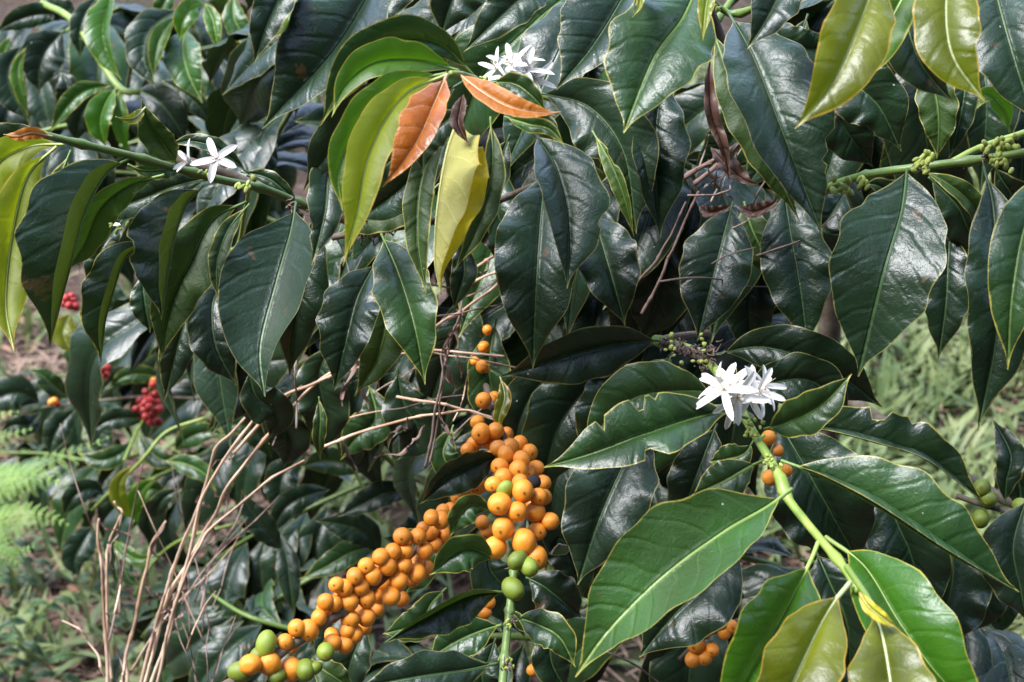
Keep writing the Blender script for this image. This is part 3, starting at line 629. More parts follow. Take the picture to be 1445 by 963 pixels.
v1 = zb(700,633,[(40,25,36),(105,45,34),(15,75,36),(92,88,38),(30,120,38),(100,140,36),(110,175,46),(175,200,36),(15,228,46),(87,260,41),(162,262,39),(222,300,37),(170,340,37),(30,330,47),(115,385,52),(165,450,48),(-4,410,48),(140,15,32),(165,80,32),(195,140,30),(200,200,30),(60,60,30),(-20,40,32),(60,-5,34),(10,0,34),(100,-20,32),(130,100,30),(150,230,30),(-10,150,34)])
v1 += zb(350,310,[(970,745,34),(1000,750,30),(945,835,30),(960,880,40),(1020,870,34),(930,925,30),(905,948,28),(1065,885,30),(1060,925,32),(1085,945,32),(1015,735,28),(990,915,30),(1030,930,30),(1075,990,32),(1040,980,32)])
for i, (x, y, r) in enumerate(v1):
    dd = .885+max(0, (700-y))*.0009+(.022 if r < 11.5 else 0)-(.012 if r > 14 else 0)
    ax = at(734 if y > 650 else 705, y+4, dd+.02)
    berry(b, x, y, r, dd, 'orange', from_pt=ax)
for (x, y, r) in zb(350,633,[(1058,172,33)])+zb(700,633,[(88,460,35),(135,487,37),(70,578,41)]): berry(b, x, y, r, .855 if y > 780 else .88, 'green', label='green unripe berry')
berry(b, 754, 680, 9, .895, 'black', scar=False, label='black shrivelled berry')
berry(b, 752, 946, 9, .98); berry(b, 684, 865, 9, .97); berry(b, 690, 850, 9, .97)
berry(b, 680, 518, 9, 1.08); berry(b, 684, 519, 7, 1.09); berry(b, 683, 490, 8, 1.1); berry(b, 688, 466, 7, 1.1); berry(b, 670, 510, 6, 1.1)
# ---- G: the long slanting berry branch
b = branch('slanting coffee branch thick with ripe orange berries across the lower centre', 480, 850, .90)
stem(b, [(285,985,.86),(350,948,.865),(400,918,.87),(450,885,.885),(500,850,.90),(570,790,.93),(640,725,.98),(690,665,1.03),(720,600,1.07)], 6, M_WOOD, nodes=(.15,.3,.45,.6), rough=.3)
g1 = zb(350,633,[(635,362,36),(700,362,33),(745,345,32),(645,422,34),(597,425,33),(547,447,35),(575,485,38),(640,480,35),(487,485,33),(512,525,38),(440,528,36),(462,572,37),(622,545,38),(558,558,30),(365,562,34),(395,575,35),(415,632,38),(490,620,38),(530,605,31),(590,608,37),(320,632,34),(355,640,34),(420,705,37),(487,695,37),(410,748,34),(480,735,32),(293,697,33),(345,690,28),(200,740,38),(247,750,42),(345,770,32),(440,765,33),(348,800,34),(400,808,37),(153,797,34),(178,812,32),(88,885,46),(178,910,48),(10,890,44),(730,422,34),(738,497,31),(695,515,36),(810,355,31),(770,395,32),(755,340,30),(755,285,33),(795,295,36),(835,255,32),(805,258,30),(635,620,30),(890,178,33),(948,157,33),(965,305,30),(985,340,28),(600,520,30),(540,500,30),(500,570,30),(450,610,30),(660,370,30),(700,470,30),(680,540,28),(380,610,30),(460,660,32),(530,660,30),(310,660,28),(720,330,28),(860,200,28)])
for i, (x, y, r) in enumerate(g1):
    t = (x-350)/300; dd = .868+.085*max(0, t)+(.022 if r < 32.5/2.918 else 0)-.012
    yy = 948-(x-350)*.86; berry(b, x, y, r, dd, 'orange', from_pt=at(x+4, yy-(4 if x > 400 else 0), dd+.025))
for (x, y, r) in zb(350,633,[(75,807,42),(45,850,32),(320,838,36),(238,912,41),(120,940,33),(530,675,28),(-30,920,45),(275,905,25)]): berry(b, x, y, r, .865 if x < 500 else .93, 'green', label='green unripe berry')
leaf(b, [(440,930),(455,945),(470,955),(500,975)], 22, 'mid', (20,20), (.93,.93), under=True)
leaf(b, [(520,880),(500,920),(490,950),(480,990)], 30, 'grey', (20,20), (1.0,1.0))
leaf(b, [(600,750),(580,760),(590,800),(570,840)], 30, 'mid', (20,20), (1.06,1.06))
leaf(b, [(630,830),(610,850),(590,880),(540,895)], 26, 'mid', (20,20), (.98,.98))
# ---- small berry spray low right, and the green-berry twig at the right edge
b = branch('low coffee twig with a clump of orange berries beneath the bright leaves', 1000, 900, 1.05)
stem(b, [(1120,850,1.08),(1060,870,1.06),(1000,895,1.05),(960,930,1.08)], 4, M_WOOD)
for (x, y, r) in zb(700,633,[(865,740,35),(920,710,38),(825,808,38),(812,868,34),(858,860,32),(905,655,15),(965,735,30),(880,700,28),(940,760,28),(890,830,28)]): berry(b, x, y, r, 1.04, 'orange', from_pt=at(1003, 897, 1.07))
leaf(b, [(1040,800),(1010,830),(980,850),(960,880)], 26, 'dark', (20,20), (1.15,1.15))
b = branch('grey twig with green unripe berries at the right edge', 1400, 720, 1.05)
stem(b, [(1350,700,1.06),(1385,712,1.05),(1420,722,1.04),(1480,742,1.02)], 4, M_WOOD, rough=.2)
for (x, y, r) in zb(1065,633,[(935,165,38),(960,207,36),(930,290,35),(1095,235,31),(1080,315,33)]): berry(b, x, y, r, 1.04, 'green', from_pt=at(1400, 715, 1.06))
leaf(b, [(1418,714),(1420,680),(1426,640),(1400,590)], 22, 'dark', (20,30), (1.05,1.06))
leaf(b, [(1412,722),(1420,750),(1415,780),(1410,810)], 16, 'dark', (60,10), (1.04,1.04))
leaf(b, [(1440,630),(1435,660),(1440,700),(1430,720)], 36, 'grey', (20,30), (1.08,1.08))
# ================================================================== hand-placed things behind: upper left shrub
def bgbranch(label, px, py, d, group='coffee branches in the background'): return branch(label, px, py, d, group)
b = bgbranch('blurred coffee shoot with bright green young leaves at the upper left', 165, 120, 1.5)
D1 = 1.50
stem(b, [(60,5,1.6),(105,32,1.55),(165,120,1.5),(195,130,1.48)], 5, M_STEMY)
for pts, W_, kd, a_, dd, un in [
 ([(160,-20),(148,40),(155,80),(172,114)], 30, 'bright', (10,80), (0,-.04), 0), ([(255,12),(215,38),(203,80),(220,126)], 30, 'grey', (5,60), (0,-.04), 0),
 ([(248,20),(226,50),(218,80),(216,112)], 14, 'bright', (30,30), (-.02,-.05), 1), ([(262,38),(258,70),(266,105),(286,146)], 30, 'soft', (15,35), (0,-.04), 0),
 ([(290,3),(270,12),(258,32),(254,58)], 18, 'bright', (20,30), (-.04,-.06), 0), ([(288,3),(299,25),(304,48),(308,74)], 13, 'bright', (20,30), (-.04,-.06), 0),
 ([(140,-8),(120,20),(112,50),(114,84)], 17, 'dark', (10,20), (.05,.04), 0), ([(92,42),(65,70),(55,100),(56,132)], 34, 'grey', (15,30), (.06,.05), 0),
 ([(35,60),(12,95),(16,130),(42,174)], 26, 'grey', (15,20), (0,0), 0), ([(40,62),(24,95),(28,130),(40,166)], 10, 'bright', (20,20), (-.02,-.02), 1),
 ([(162,120),(120,128),(95,150),(70,188)], 16, 'soft', (20,50), (-.02,-.03), 0), ([(165,124),(150,145),(142,175),(150,210)], 24, 'bright', (15,60), (-.03,-.04), 0),
 ([(150,122),(122,150),(110,175),(108,204)], 22, 'grey', (15,20), (.02,.02), 0), ([(168,124),(168,155),(172,190),(182,216)], 13, 'bright', (20,20), (-.03,-.03), 1),
 ([(190,126),(222,142),(245,170),(264,202)], 30, 'grey', (15,20), (.05,.04), 0), ([(225,112),(255,128),(280,150),(300,180)], 19, 'grey', (15,20), (.05,.04), 0),
 ([(318,88),(338,120),(352,155),(362,192)], 32, 'dark', (15,20), (.1,.1), 0), ([(386,196),(366,206),(354,225),(350,248)], 13, 'bright', (20,20), (-.05,-.06), 1),
 ([(100,28),(60,20),(25,28),(-8,46)], 18, 'dark', (15,20), (.1,.1), 0), ([(62,0),(80,10),(95,20),(104,34)], 20, 'grey', (15,20), (.1,.1), 0),
 ([(15,50),(5,70),(0,90),(-6,108)], 10, 'bright', (15,20), (.05,.05), 1), ([(330,-10),(330,25),(345,55),(340,85)], 18, 'soft', (15,20), (.05,.05), 0),
 ([(240,-20),(235,-2),(225,15),(212,30)], 14, 'soft', (15,20), (.05,.05), 0), ([(85,100),(95,120),(90,140),(78,155)], 16, 'dark', (15,20), (.1,.1), 0)]:
    leaf(b, pts, W_, kd, a_, (D1+dd[0], D1+dd[1]), under=bool(un), nu=26, nv=5, rib=W_ > 20, wave=.09)
b = bgbranch('low coffee seedling with pale bluish leaves left of the berries', 540, 740, 1.45)
stem(b, [(500,605,1.35),(560,660,1.40),(592,700,1.45),(610,740,1.5)], 4, M_STEMY); stem(b, [(470,610,1.5),(500,665,1.5),(540,740,1.5)], 2.6, M_STEMY)
for pts, W_, kd, a_, dd in [([(588,702),(550,695),(510,712),(476,730)], 21, 'grey', (15,30), 1.42),([(540,785),(515,752),(480,740),(444,735)], 24, 'grey', (20,15), 1.45),([(545,770),(500,778),(460,800),(422,818)], 20, 'mid', (15,30), 1.47),
  ([(430,640),(400,670),(395,700),(388,735)], 26, 'dark', (15,20), 1.6),([(400,780),(372,745),(350,715),(340,690)], 20, 'grey', (15,20), 1.5),([(470,690),(430,700),(400,720),(380,760)], 20, 'dark', (15,20), 1.6),
  ([(600,690),(640,640),(660,610),(690,600)], 24, 'mid', (15,20), 1.4),([(420,660),(460,650),(500,655),(540,640)], 20, 'mid', (15,20), 1.55),([(395,750),(405,790),(410,830),(415,870)], 18, 'grey', (15,20), 1.55),
  ([(385,650),(370,620),(340,600),(310,605)], 20, 'mid', (15,20), 1.6),([(610,700),(600,740),(570,760),(540,760)], 26, 'dark', (15,20), 1.5),([(520,850),(480,870),(460,900),(440,930)], 24, 'grey', (15,20), 1.4),
  ([(480,640),(520,600),(545,600),(580,610)], 22, 'mid', (15,20), 1.5)]:
    leaf(b, pts, W_, kd, a_, (dd, dd-.02), nu=26, nv=5, rib=False)
b = bgbranch('coffee seedling with yellow and green upright leaves among the straw', 185, 690, 1.7)
stem(b, [(290,590,1.7),(235,610,1.7),(200,650,1.7),(150,700,1.75),(130,720,1.8)], 2.4, M_STEMY); stem(b, [(190,840,1.9),(220,790,1.85),(260,760,1.8),(330,740,1.8)], 2, M_STEMY)
for pts, W_, kd, a_, dd, un in [([(185,735),(168,705),(168,680),(188,655)], 13, 'gold', (20,20), 1.66, 1),([(195,742),(188,715),(200,690),(222,672)], 14, 'bright', (20,20), 1.68, 1),([(216,735),(222,715),(235,700),(258,690)], 14, 'grey', (20,20), 1.7, 0),
  ([(150,700),(130,690),(105,700),(88,730)], 18, 'dark', (20,20), 1.8, 0),([(240,700),(215,690),(205,700),(198,720)], 12, 'soft', (20,20), 1.7, 0),([(135,740),(120,760),(105,790),(112,815)], 24, 'grey', (20,20), 1.85, 0),
  ([(215,600),(190,590),(150,595),(120,620)], 16, 'dark', (20,20), 1.9, 0),([(245,640),(262,620),(290,610),(320,615)], 18, 'mid', (20,20), 1.75, 0),([(230,650),(262,655),(290,670),(305,695)], 16, 'soft', (20,20), 1.75, 0),
  ([(300,540),(320,550),(310,590),(285,615)], 14, 'soft', (20,20), 1.5, 0),([(280,530),(290,545),(315,545),(330,530)], 9, 'yellow', (20,20), 1.45, 0),([(190,620),(170,640),(140,650),(110,640)], 16, 'mid', (20,20), 1.85, 0),
  ([(160,760),(175,780),(200,790),(220,780)], 12, 'bright', (20,20), 1.8, 0),([(190,770),(175,790),(180,815),(200,830)], 13, 'mid', (20,20), 1.8, 0)]:
    leaf(b, pts, W_, kd, a_, (dd, dd-.02), under=bool(un), nu=22, nv=5, rib=False)
b = bgbranch('thin coffee branch carrying clusters of red ripe berries at the left', 200, 570, 1.9)
stem(b, [(320,565,1.9),(260,562,1.9),(205,560,1.9),(120,568,1.9),(60,575,1.95)], 2.0, M_WOOD); stem(b, [(175,650,1.8),(190,615,1.85),(205,585,1.9),(212,545,1.9)], 2, M_STEMY)
for i, (x, y) in enumerate([(600,710),(640,720),(620,745),(650,755),(598,755),(595,785),(560,780),(568,810),(600,812),(640,790),(630,805),(650,835),(630,680),(635,665),(622,832),(578,745),(612,770),(655,780),(610,730),(585,770),(212,752),(237,762),(300,720),(302,748),(225,745),(272,325),(300,335),(265,345),(285,355),(310,360),(292,318),(430,603),(415,620),(435,640),(422,636),(440,612),(378,675),(385,690),(785,515),(790,525)]):
    yo = x; berry(b, x/2.918, 310+y/2.918, (4.4 if i in (20,21,22,23,24) else 5.4)+(i*7 % 3)*.4, 1.86+(i*5 % 4)*.012, 'orange' if i in (20,24,13) else 'red', scar=False)
for pts, W_, kd, dd in [([(60,572),(30,555),(0,560),(-30,580)], 26, 'grey', 1.92),([(100,565),(70,540),(60,530),(40,520)], 16, 'mid', 1.92),([(110,575),(85,600),(75,620),(70,645)], 20, 'dark', 1.9),([(190,540),(170,530),(150,545),(140,560)], 16, 'grey', 1.93),
   ([(240,540),(215,530),(180,530),(150,550)], 14, 'soft', 1.9),([(150,570),(140,600),(145,640),(130,660)], 18, 'grey', 1.9),([(60,580),(40,600),(20,600),(0,610)], 16, 'dark', 1.95),([(100,440),(90,465),(92,480),(105,500)], 18, 'gold', 1.8),([(120,470),(125,490),(135,500),(140,500)], 12, 'gold', 1.8),
   ([(195,610),(215,640),(235,650),(260,640)], 16, 'mid', 1.88)]:
    leaf(b, pts, W_, kd, (15,20), (dd, dd-.02), nu=20, nv=5, rib=False)
leaf(b, [(150,380),(155,410),(165,440),(175,470)], 20, 'dark', (20,20), (1.5,1.5), nu=20, nv=5, rib=False)
# dead brown leaves caught in the fork
for i, (lab, pts, W_, a_) in enumerate([('twisted dead brown leaf hanging in the fork beneath the top right leaves', [(1003,75),(1000,115),(1004,165),(1022,215),(1030,262)], 22, (75,60)), ('crumpled dead leaf lying flat on the dry stalks', [(1000,205),(1025,235),(1050,255),(1072,262)], 18, (70,20)),
      ('dead leaf curled up just beneath the crumpled one', [(1040,290),(1060,300),(1085,292),(1100,280)], 14, (60,20)), ('small dead leaf low in the fork, above the tall dark leaves', [(985,290),(1000,300),(1020,296),(1035,288)], 12, (60,40))]):
    o = leaf(None, pts, W_, 'dead', a_, (1.0,.98), name='dead_leaf', wave=.35, rib=False); o['label'] = lab; o['category'] = 'dead leaf'; o['group'] = 'dead leaves caught in the shrub'
# ================================================================== procedural background branches: copies of leaf prototypes
PROTO = {}
def proto(kind, k):
    key = (kind, k)
    if key not in PROTO:
        rg = random.Random(k*7+len(kind)); L = .13
        pts = [Vector((0, 0, 0)), Vector((rg.uniform(-.01,.01), L*.35, .008)), Vector((rg.uniform(-.01,.01), L*.7, -.012)), Vector((rg.uniform(-.012,.012), L, -.05-.02*k))]
        V, F, UV, ED, C, LL = leaf_geo(pts, .026+.002*k, 14+5*k, 20, lambda p: Vector((0, 0, 1)), seed=k*13, nu=22, nv=5, wave=.10)
        o = put_leaf_mesh('leaf', V, F, UV, ED, LM[kind], None, (0, 0, 0)); me = o.data; bpy.data.objects.remove(o); PROTO[key] = me
    return PROTO[key]
def auto_branch(label, P, n, kinds, size=1., seed=0, group='coffee branches in the background', r=.0028, mat=M_STEM, droop=.5, loc_d=None, cat='branch'):
    """P world points of the stem; opposite pairs of leaves along it"""
    rg = random.Random(seed); b = thing('coffee_branch', label, cat, P[0], group)
    V, F = tube(P, lambda t: r*(1.2-.6*t), 7, 24, rough=.1); mesh_obj('stem', V, F, mat, b, P[0])
    C, L = crom(P, 60)
    for k in range(n):
        t = .08+.9*(k+rg.uniform(-.2, .2))/n; i = min(59, int(t*60)); T = (C[i+1]-C[i]).normalized()
        for s in (-1, 1):
            if rg.random() < .08: continue
            side = T.cross(Vector((0, 0, 1))).normalized()*s
            dr = (side*rg.uniform(.7, 1)+T*rg.uniform(.2, .7)+Vector((0, 0, -droop*rg.uniform(.3, 1.6)))).normalized()
            up = (Vector((0, -.35, 1))+Vector([rg.uniform(-.4, .4) for _ in range(3)])); x = dr.cross(up).normalized(); z = x.cross(dr)
            M = Matrix((x, dr, z)).transposed().to_quaternion()
            o = link('leaf', proto(rg.choice(kinds), rg.randrange(3)), b, C[i], M, size*rg.uniform(.75, 1.25))
    e = (P[-1]-P[-2]).normalized(); x = e.cross(Vector((0, 0, 1))).normalized()
    link('leaf', proto(kinds[0], 0), b, P[-1], Matrix((x, e, x.cross(e))).transposed().to_quaternion(), size*.8)
    return b
DK = ['dark', 'dark', 'dark', 'grey', 'mid']; MD = ['grey', 'dark', 'grey', 'dark', 'mid']
spec = [ # label, stem pixels+distance, pairs, kinds, size
 ('blurred dark coffee branch under the top edge, left corner', [(-60,120,1.9),(60,60,1.85),(170,10,1.8)], 7, MD, 1.1),
 ('blurred coffee branch behind the bright young shoot', [(-40,230,1.75),(80,180,1.75),(220,170,1.7),(330,120,1.75)], 9, DK, 1.1),
 ('dark coffee branch between the left shoot and the bronze leaves', [(330,260,1.45),(390,190,1.4),(430,110,1.35),(440,20,1.4)], 8, DK, 1.0),
 ('dim coffee branch low behind the single star flower', [(430,330,1.7),(330,290,1.7),(220,250,1.75),(120,240,1.8)], 9, DK, 1.1),
 ('black-green branch behind the yellow folded leaf', [(760,330,1.25),(700,280,1.2),(620,260,1.2),(540,280,1.22),(470,330,1.25)], 10, DK, 1.0),
 ('shaded branch behind the centre leaves', [(1000,250,1.2),(920,210,1.15),(840,190,1.15),(760,170,1.2)], 9, DK, 1.0),
 ('shaded branch hanging in the dark middle of the shrub', [(960,430,1.25),(880,380,1.2),(800,370,1.2),(720,400,1.25)], 9, DK, 1.0),
 ('shaded branch behind the berries', [(900,640,1.25),(820,590,1.2),(740,570,1.2),(650,580,1.25)], 8, DK, 1.0),
 ('branch in deep shade behind the white flower tuft', [(1130,430,1.2),(1060,420,1.2),(980,440,1.2),(900,450,1.2)], 8, DK, 1.0),
 ('dark branch below the long right-pointing leaf', [(1420,900,1.2),(1330,840,1.15),(1230,810,1.15),(1130,790,1.2)], 9, DK, 1.0),
 ('dark branch low in the right corner', [(1480,960,1.4),(1400,900,1.35),(1320,880,1.3)], 7, DK, 1.0),
 ('dark branch behind the big bright leaf', [(1100,800,1.25),(1010,780,1.2),(930,800,1.2),(860,850,1.25)], 8, DK, .95),
 ('low branch behind the slanting berries', [(760,900,1.3),(680,900,1.3),(600,930,1.3),(520,980,1.3)], 8, MD, .9),
 ('dusty low branch just left of the slanting berries', [(470,800,1.7),(400,840,1.7),(340,900,1.7),(290,960,1.7)], 8, MD, 1.0),
 ('dusty low branch under the straw', [(520,680,1.8),(430,720,1.8),(350,760,1.8),(290,800,1.85)], 8, MD, 1.0),
 ('blurred dark branch beyond the straw', [(430,560,1.9),(350,600,1.9),(270,650,1.95),(180,690,2.0)], 9, MD, 1.0),
 ('blurred dark branch beside the fern', [(200,640,2.1),(130,650,2.1),(60,640,2.15),(-20,640,2.2)], 8, MD, 1.0),
 ('dark branch along the top edge above the centre leaves', [(980,20,1.1),(900,0,1.1),(800,-20,1.1),(700,-20,1.15)], 8, DK, 1.0),
 ('dark branch under the top edge above the bronze leaves', [(700,40,1.3),(620,20,1.25),(540,20,1.25),(450,-10,1.3)], 8, DK, 1.0),
 ('dark branch behind the golden leaves', [(1420,60,1.2),(1330,20,1.15),(1240,0,1.15),(1150,-20,1.2)], 7, DK, .95),
 ('dark branch beneath the left hanging leaves', [(460,420,1.35),(380,400,1.35),(300,410,1.4),(230,420,1.45)], 8, DK, .95),
 ('dark branch in the gap above the straw', [(640,480,1.4),(560,470,1.4),(480,490,1.4),(410,520,1.45)], 8, DK, .95),
 ('dim branch right of the leaf with quilted halves', [(1140,300,1.3),(1080,290,1.28),(1010,300,1.25),(940,310,1.25)], 6, DK, 1.0),
 ('far dark coffee branch at the very top left', [(-40,60,2.5),(80,20,2.4),(200,30,2.4),(300,0,2.4)], 11, DK, 1.2),
 ('far coffee branch beyond the bright young shoot', [(-40,150,2.3),(60,110,2.2),(180,90,2.2),(330,60,2.2)], 12, DK, 1.2),
 ('far dim branch above the single star flower', [(60,260,2.1),(160,210,2.1),(260,190,2.1),(400,190,2.1)], 12, DK, 1.1),
 ('far dark branch under the left hanging leaves', [(420,430,2.0),(330,440,2.1),(240,450,2.1),(150,460,2.2)], 11, DK, 1.0),
 ('far dark low branch behind the red berries', [(350,520,2.0),(260,530,2.1),(160,530,2.2),(60,530,2.3)], 11, DK, .9),
 ('low dark branch at the foot of the straw', [(420,760,1.9),(330,800,1.9),(250,840,1.9),(200,900,1.9)], 9, DK, .9),
 ('low dark branch between straw and slanting berries', [(480,900,1.6),(420,890,1.6),(350,870,1.6),(300,840,1.65)], 9, DK, .8),
 ('shaded branch behind the golden leaf and the dead leaves', [(1290,130,1.3),(1200,110,1.25),(1110,100,1.25),(1030,120,1.3)], 7, DK, .9),
 ('shaded branch filling the gap right of the dead leaves', [(1180,200,1.35),(1100,220,1.3),(1020,230,1.3),(950,250,1.3)], 7, DK, .9),
]
for i, (lab, pts, n, kinds, size) in enumerate(spec):
    auto_branch(lab, [at(*p) for p in pts], n, kinds, size, seed=100+i)
# the shrub's woody trunk and limbs that carry the branches
tr = thing('coffee_shrub', 'woody trunk and limbs of the coffee shrub in the deep shade', 'trunk', (.42, 1.55, 0))
V, F = tube([Vector((.42,1.55,-.02)), Vector((.40,1.53,.35)), Vector((.36,1.50,.75)), Vector((.34,1.47,1.15)), Vector((.30,1.46,1.6))], lambda t: .017-.009*t, 10, 40, rough=.25); mesh_obj('trunk', V, F, M_WOOD, tr)
for (x1, y1, z0, x2, y2, z2) in [(.05,1.15,.95,-.25,1.0,1.12),(.2,1.1,1.1,.1,.9,1.30),(.5,1.2,1.0,.55,.9,1.25),(.25,1.2,.75,.0,1.0,.92),(.45,1.1,.75,.42,.95,.90)]:
    V, F = tube([Vector((.36,1.50,z0-.1)), Vector((x1,y1,z0)), Vector((x2,y2,z2))], lambda t: .008-.004*t, 8, 20, rough=.25); mesh_obj('limb', V, F, M_WOOD, tr)

# ================================================================== dry stalks
def straw(label, pts, r=3.2, mat=M_STRAW, wither=(), r1=None, curl=1, seed=0):
    t = thing('dry_stalk', label, 'dry stalk', at(*pts[0]), 'dry grass stalks standing among the coffee branches')
    rg = random.Random(seed); q = [pts[0]]
    for a_, b_ in zip(pts, pts[1:]): q += [((a_[0]+b_[0])/2+rg.uniform(-2.2, 2.2), (a_[1]+b_[1])/2+rg.uniform(-1.5, 1.5), (a_[2]+b_[2])/2+rg.uniform(-.004, .004)), (b_[0]+rg.uniform(-1, 1), b_[1], b_[2])]
    stem(t, q, r*.78, mat, nodes=[.1+rg.random()*.25, .4+rg.random()*.2, .7+rg.random()*.2], name='stalk', r1=r1 if r1 is not None else r*.5, rough=.3, ring=60)
    for (x, y, dd, L) in wither:
        p = at(x, y, dd); s = ppm(dd)*L; dv = Vector((rg.uniform(-.5, .5), rg.uniform(-.3, .1), -1)).normalized(); sd = dv.orthogonal().normalized()
        q = [p]; n = 8
        for k in range(n): dv = (dv+Vector([rg.uniform(-.45, .45) for _ in range(3)])).normalized(); q.append(q[-1]+dv*s/n)
        C, _ = crom(q, 24); V, F = [], []
        ph = rg.uniform(0, 6); wd = rg.uniform(2.2, 4.5)*ppm(dd)
        for i, c in enumerate(C):
            T = (C[min(i+1, 24)]-C[max(0, i-1)]).normalized(); A = T.orthogonal().normalized(); A = Matrix.Rotation(ph+i*.22, 3, T) @ A; B = T.cross(A)
            ww = wd*math.sin(math.pi*min(1, (i+1.5)/26))**.7
            for j in (-1, -.5, 0, .5, 1): V.append(c+A*(ww*j)+B*(ww*.5*j*j))
            if i:
                for j in range(4): F.append(((i-1)*5+j, (i-1)*5+j+1, i*5+j+1, i*5+j))
        mesh_obj('withered_blade', V, F, M_WITHER, t, p)
ST = [
 ('pale dry stalk leftmost of the upright ones with a broken top', [(152,985,1.30),(148,880,1.30),(144,800,1.28),(138,760,1.28),(140,732,1.28)], 3.4, [(138,735,1.28,60),(150,865,1.3,60)]),
 ('dry stalk with bent hooked top second from the left', [(158,960,1.32),(152,880,1.31),(150,800,1.30),(156,760,1.30),(172,722,1.29),(162,708,1.29)], 3.0, [(172,722,1.29,90)]),
 ('slightly curved dry stalk third from the left, beside the broken pair', [(178,985,1.28),(178,928,1.28),(200,830,1.27),(214,770,1.27),(233,736,1.26)], 3.6, [(233,738,1.26,80),(205,828,1.27,50)]),
 ('dry stalk leaning right, leftmost of the leaning bundle', [(195,985,1.26),(219,885,1.25),(242,808,1.23),(274,730,1.20),(305,633,1.17),(345,590,1.15)], 3.4, [(280,700,1.2,70),(225,870,1.25,60)]),
 ('dry stalk leaning right, crossing its neighbour low down', [(205,990,1.25),(240,895,1.24),(262,800,1.22),(284,708,1.19),(326,633,1.16),(380,560,1.13)], 3.6, [(330,625,1.16,80),(262,810,1.22,80)]),
 ('longest dry stalk of the leaning bundle, bending over the low leaves', [(198,990,1.27),(236,842,1.24),(291,748,1.21),(319,691,1.18),(363,633,1.15),(446,540,1.11),(520,494,1.08)], 3.6, [(300,690,1.19,110),(235,850,1.24,70),(250,820,1.24,60)]),
 ('dry stalk that forks right low over the seedling leaves', [(218,980,1.24),(235,900,1.23),(267,797,1.21),(295,748,1.2),(380,677,1.15),(430,650,1.13)], 3.2, [(300,745,1.2,60)]),
 ('short cut stub of straw at the bottom edge', [(168,990,1.2),(174,960,1.2),(176,936,1.2)], 4, []),
 ('thin grey straw curving at the bottom left', [(148,955,1.25),(138,925,1.25),(115,890,1.25),(88,876,1.26)], 2.2, []),
 ('pale dry stalk level across the middle, behind the wavy-edged leaf', [(511,488,1.10),(570,491,1.09),(624,495,1.08),(712,503,1.07)], 3.0, [(560,490,1.09,70),(518,500,1.09,90)]),
 ('dry stalk level just under the pale one', [(505,505,1.12),(600,497,1.09),(660,505,1.08),(730,520,1.1)], 2.2, [(645,500,1.08,60)]),
 ('dry stalk sloping down from the left hanging leaves to the berries', [(330,640,1.15),(400,560,1.12),(470,530,1.1),(560,500,1.09),(600,470,1.1)], 3.4, [(530,500,1.09,90)]),
 ('bent dry stalk running to the top of the berry cluster', [(453,632,1.12),(504,612,1.11),(590,588,1.08),(658,579,1.06),(713,594,1.05)], 3.0, [(575,590,1.08,90),(480,620,1.1,60),(620,575,1.06,70)]),
 ('thin dry stalk just above the berry cluster', [(560,560,1.10),(624,570,1.07),(690,590,1.06),(720,600,1.05)], 2.6, []),
 ('slim dry stalk behind the yellow folded leaf', [(560,500,1.15),(614,461,1.11),(650,440,1.08),(693,409,1.06),(740,370,1.08)], 3.2, [(655,435,1.07,80)]),
 ('dry stalk right of the yellow folded leaf, upper', [(655,388,1.1),(700,360,1.08),(760,330,1.1)], 3.0, [(690,365,1.08,50)]),
 ('dry stalk right of the yellow folded leaf, lower', [(655,405,1.09),(690,388,1.08),(750,370,1.1)], 2.6, []),
 ('brown dry stalk crossing to the right beneath the golden leaf', [(940,290,1.03),(967,250,1.0),(1070,187,.99),(1175,168,.98),(1274,127,.99)], 4.5, [(1000,225,1.,90),(1010,230,1.,70)]),
 ('thin brown stalk level with the dead leaves', [(970,276,.99),(1010,275,.99),(1030,268,.98),(1033,255,.98)], 2.0, []),
 ('brown stalk rising behind the golden leaf', [(980,260,1.02),(1050,200,1.0),(1180,120,1.0),(1267,72,1.0)], 4.5, [(1040,215,1.,60)]),
 ('brown stalk hanging straight right of the central leaves', [(905,443,1.03),(935,385,1.03),(950,350,1.03),(985,270,1.03)], 3.0, []),
 ('brown stalk hanging parallel, nearer the central leaves', [(888,412,1.04),(925,370,1.04),(948,330,1.04),(968,285,1.04)], 2.6, []),
]
for i, (lab, pts, r, wi) in enumerate(ST): straw(lab, pts, r, M_WITHER if lab.startswith('brown') or lab.startswith('thin brown') else M_STRAW, wi, seed=i)
straw('grey leafless vine stalk upright through the middle', [(600,660,1.08),(610,610,1.07),(621,550,1.06),(634,490,1.06),(648,447,1.05),(655,400,1.06)], 2.8, M_STRAWG, [(640,470,1.05,90),(625,500,1.05,90),(650,450,1.05,60)], seed=77)
straw('second grey vine stalk twisting beside the first', [(606,655,1.08),(618,590,1.07),(626,540,1.06),(622,500,1.06),(640,470,1.05)], 1.8, M_STRAWG, [(600,600,1.07,100)], seed=78)
straw('thin tan twig under the big bright leaf', [(856,920,1.05),(880,930,1.05),(910,948,1.06),(945,980,1.08)], 2.0, M_STRAWG, seed=79)
straw('curled tan twig right of the berries', [(778,782,.98),(788,768,.98),(800,770,.98)], 1.6, M_STRAWG, seed=80)
rg = random.Random(99)
def fine_stem(label, grp, x, y, d, ln, ang):
    t = thing('grass_straw', label, 'dry stem', at(x, y, d), grp); p = [(x, y, d)]; a = ang
    for k in range(4): a += rg.uniform(-.22, .22); p.append((p[-1][0]+ln/4*math.cos(a), p[-1][1]-ln/4*math.sin(a), d+rg.uniform(-.03, .03)))
    stem(t, p, rg.uniform(.9, 1.7), rg.choice([M_STRAW, M_STRAWG, M_WITHER]), name='blade', r1=.6, rough=.3, ring=24)
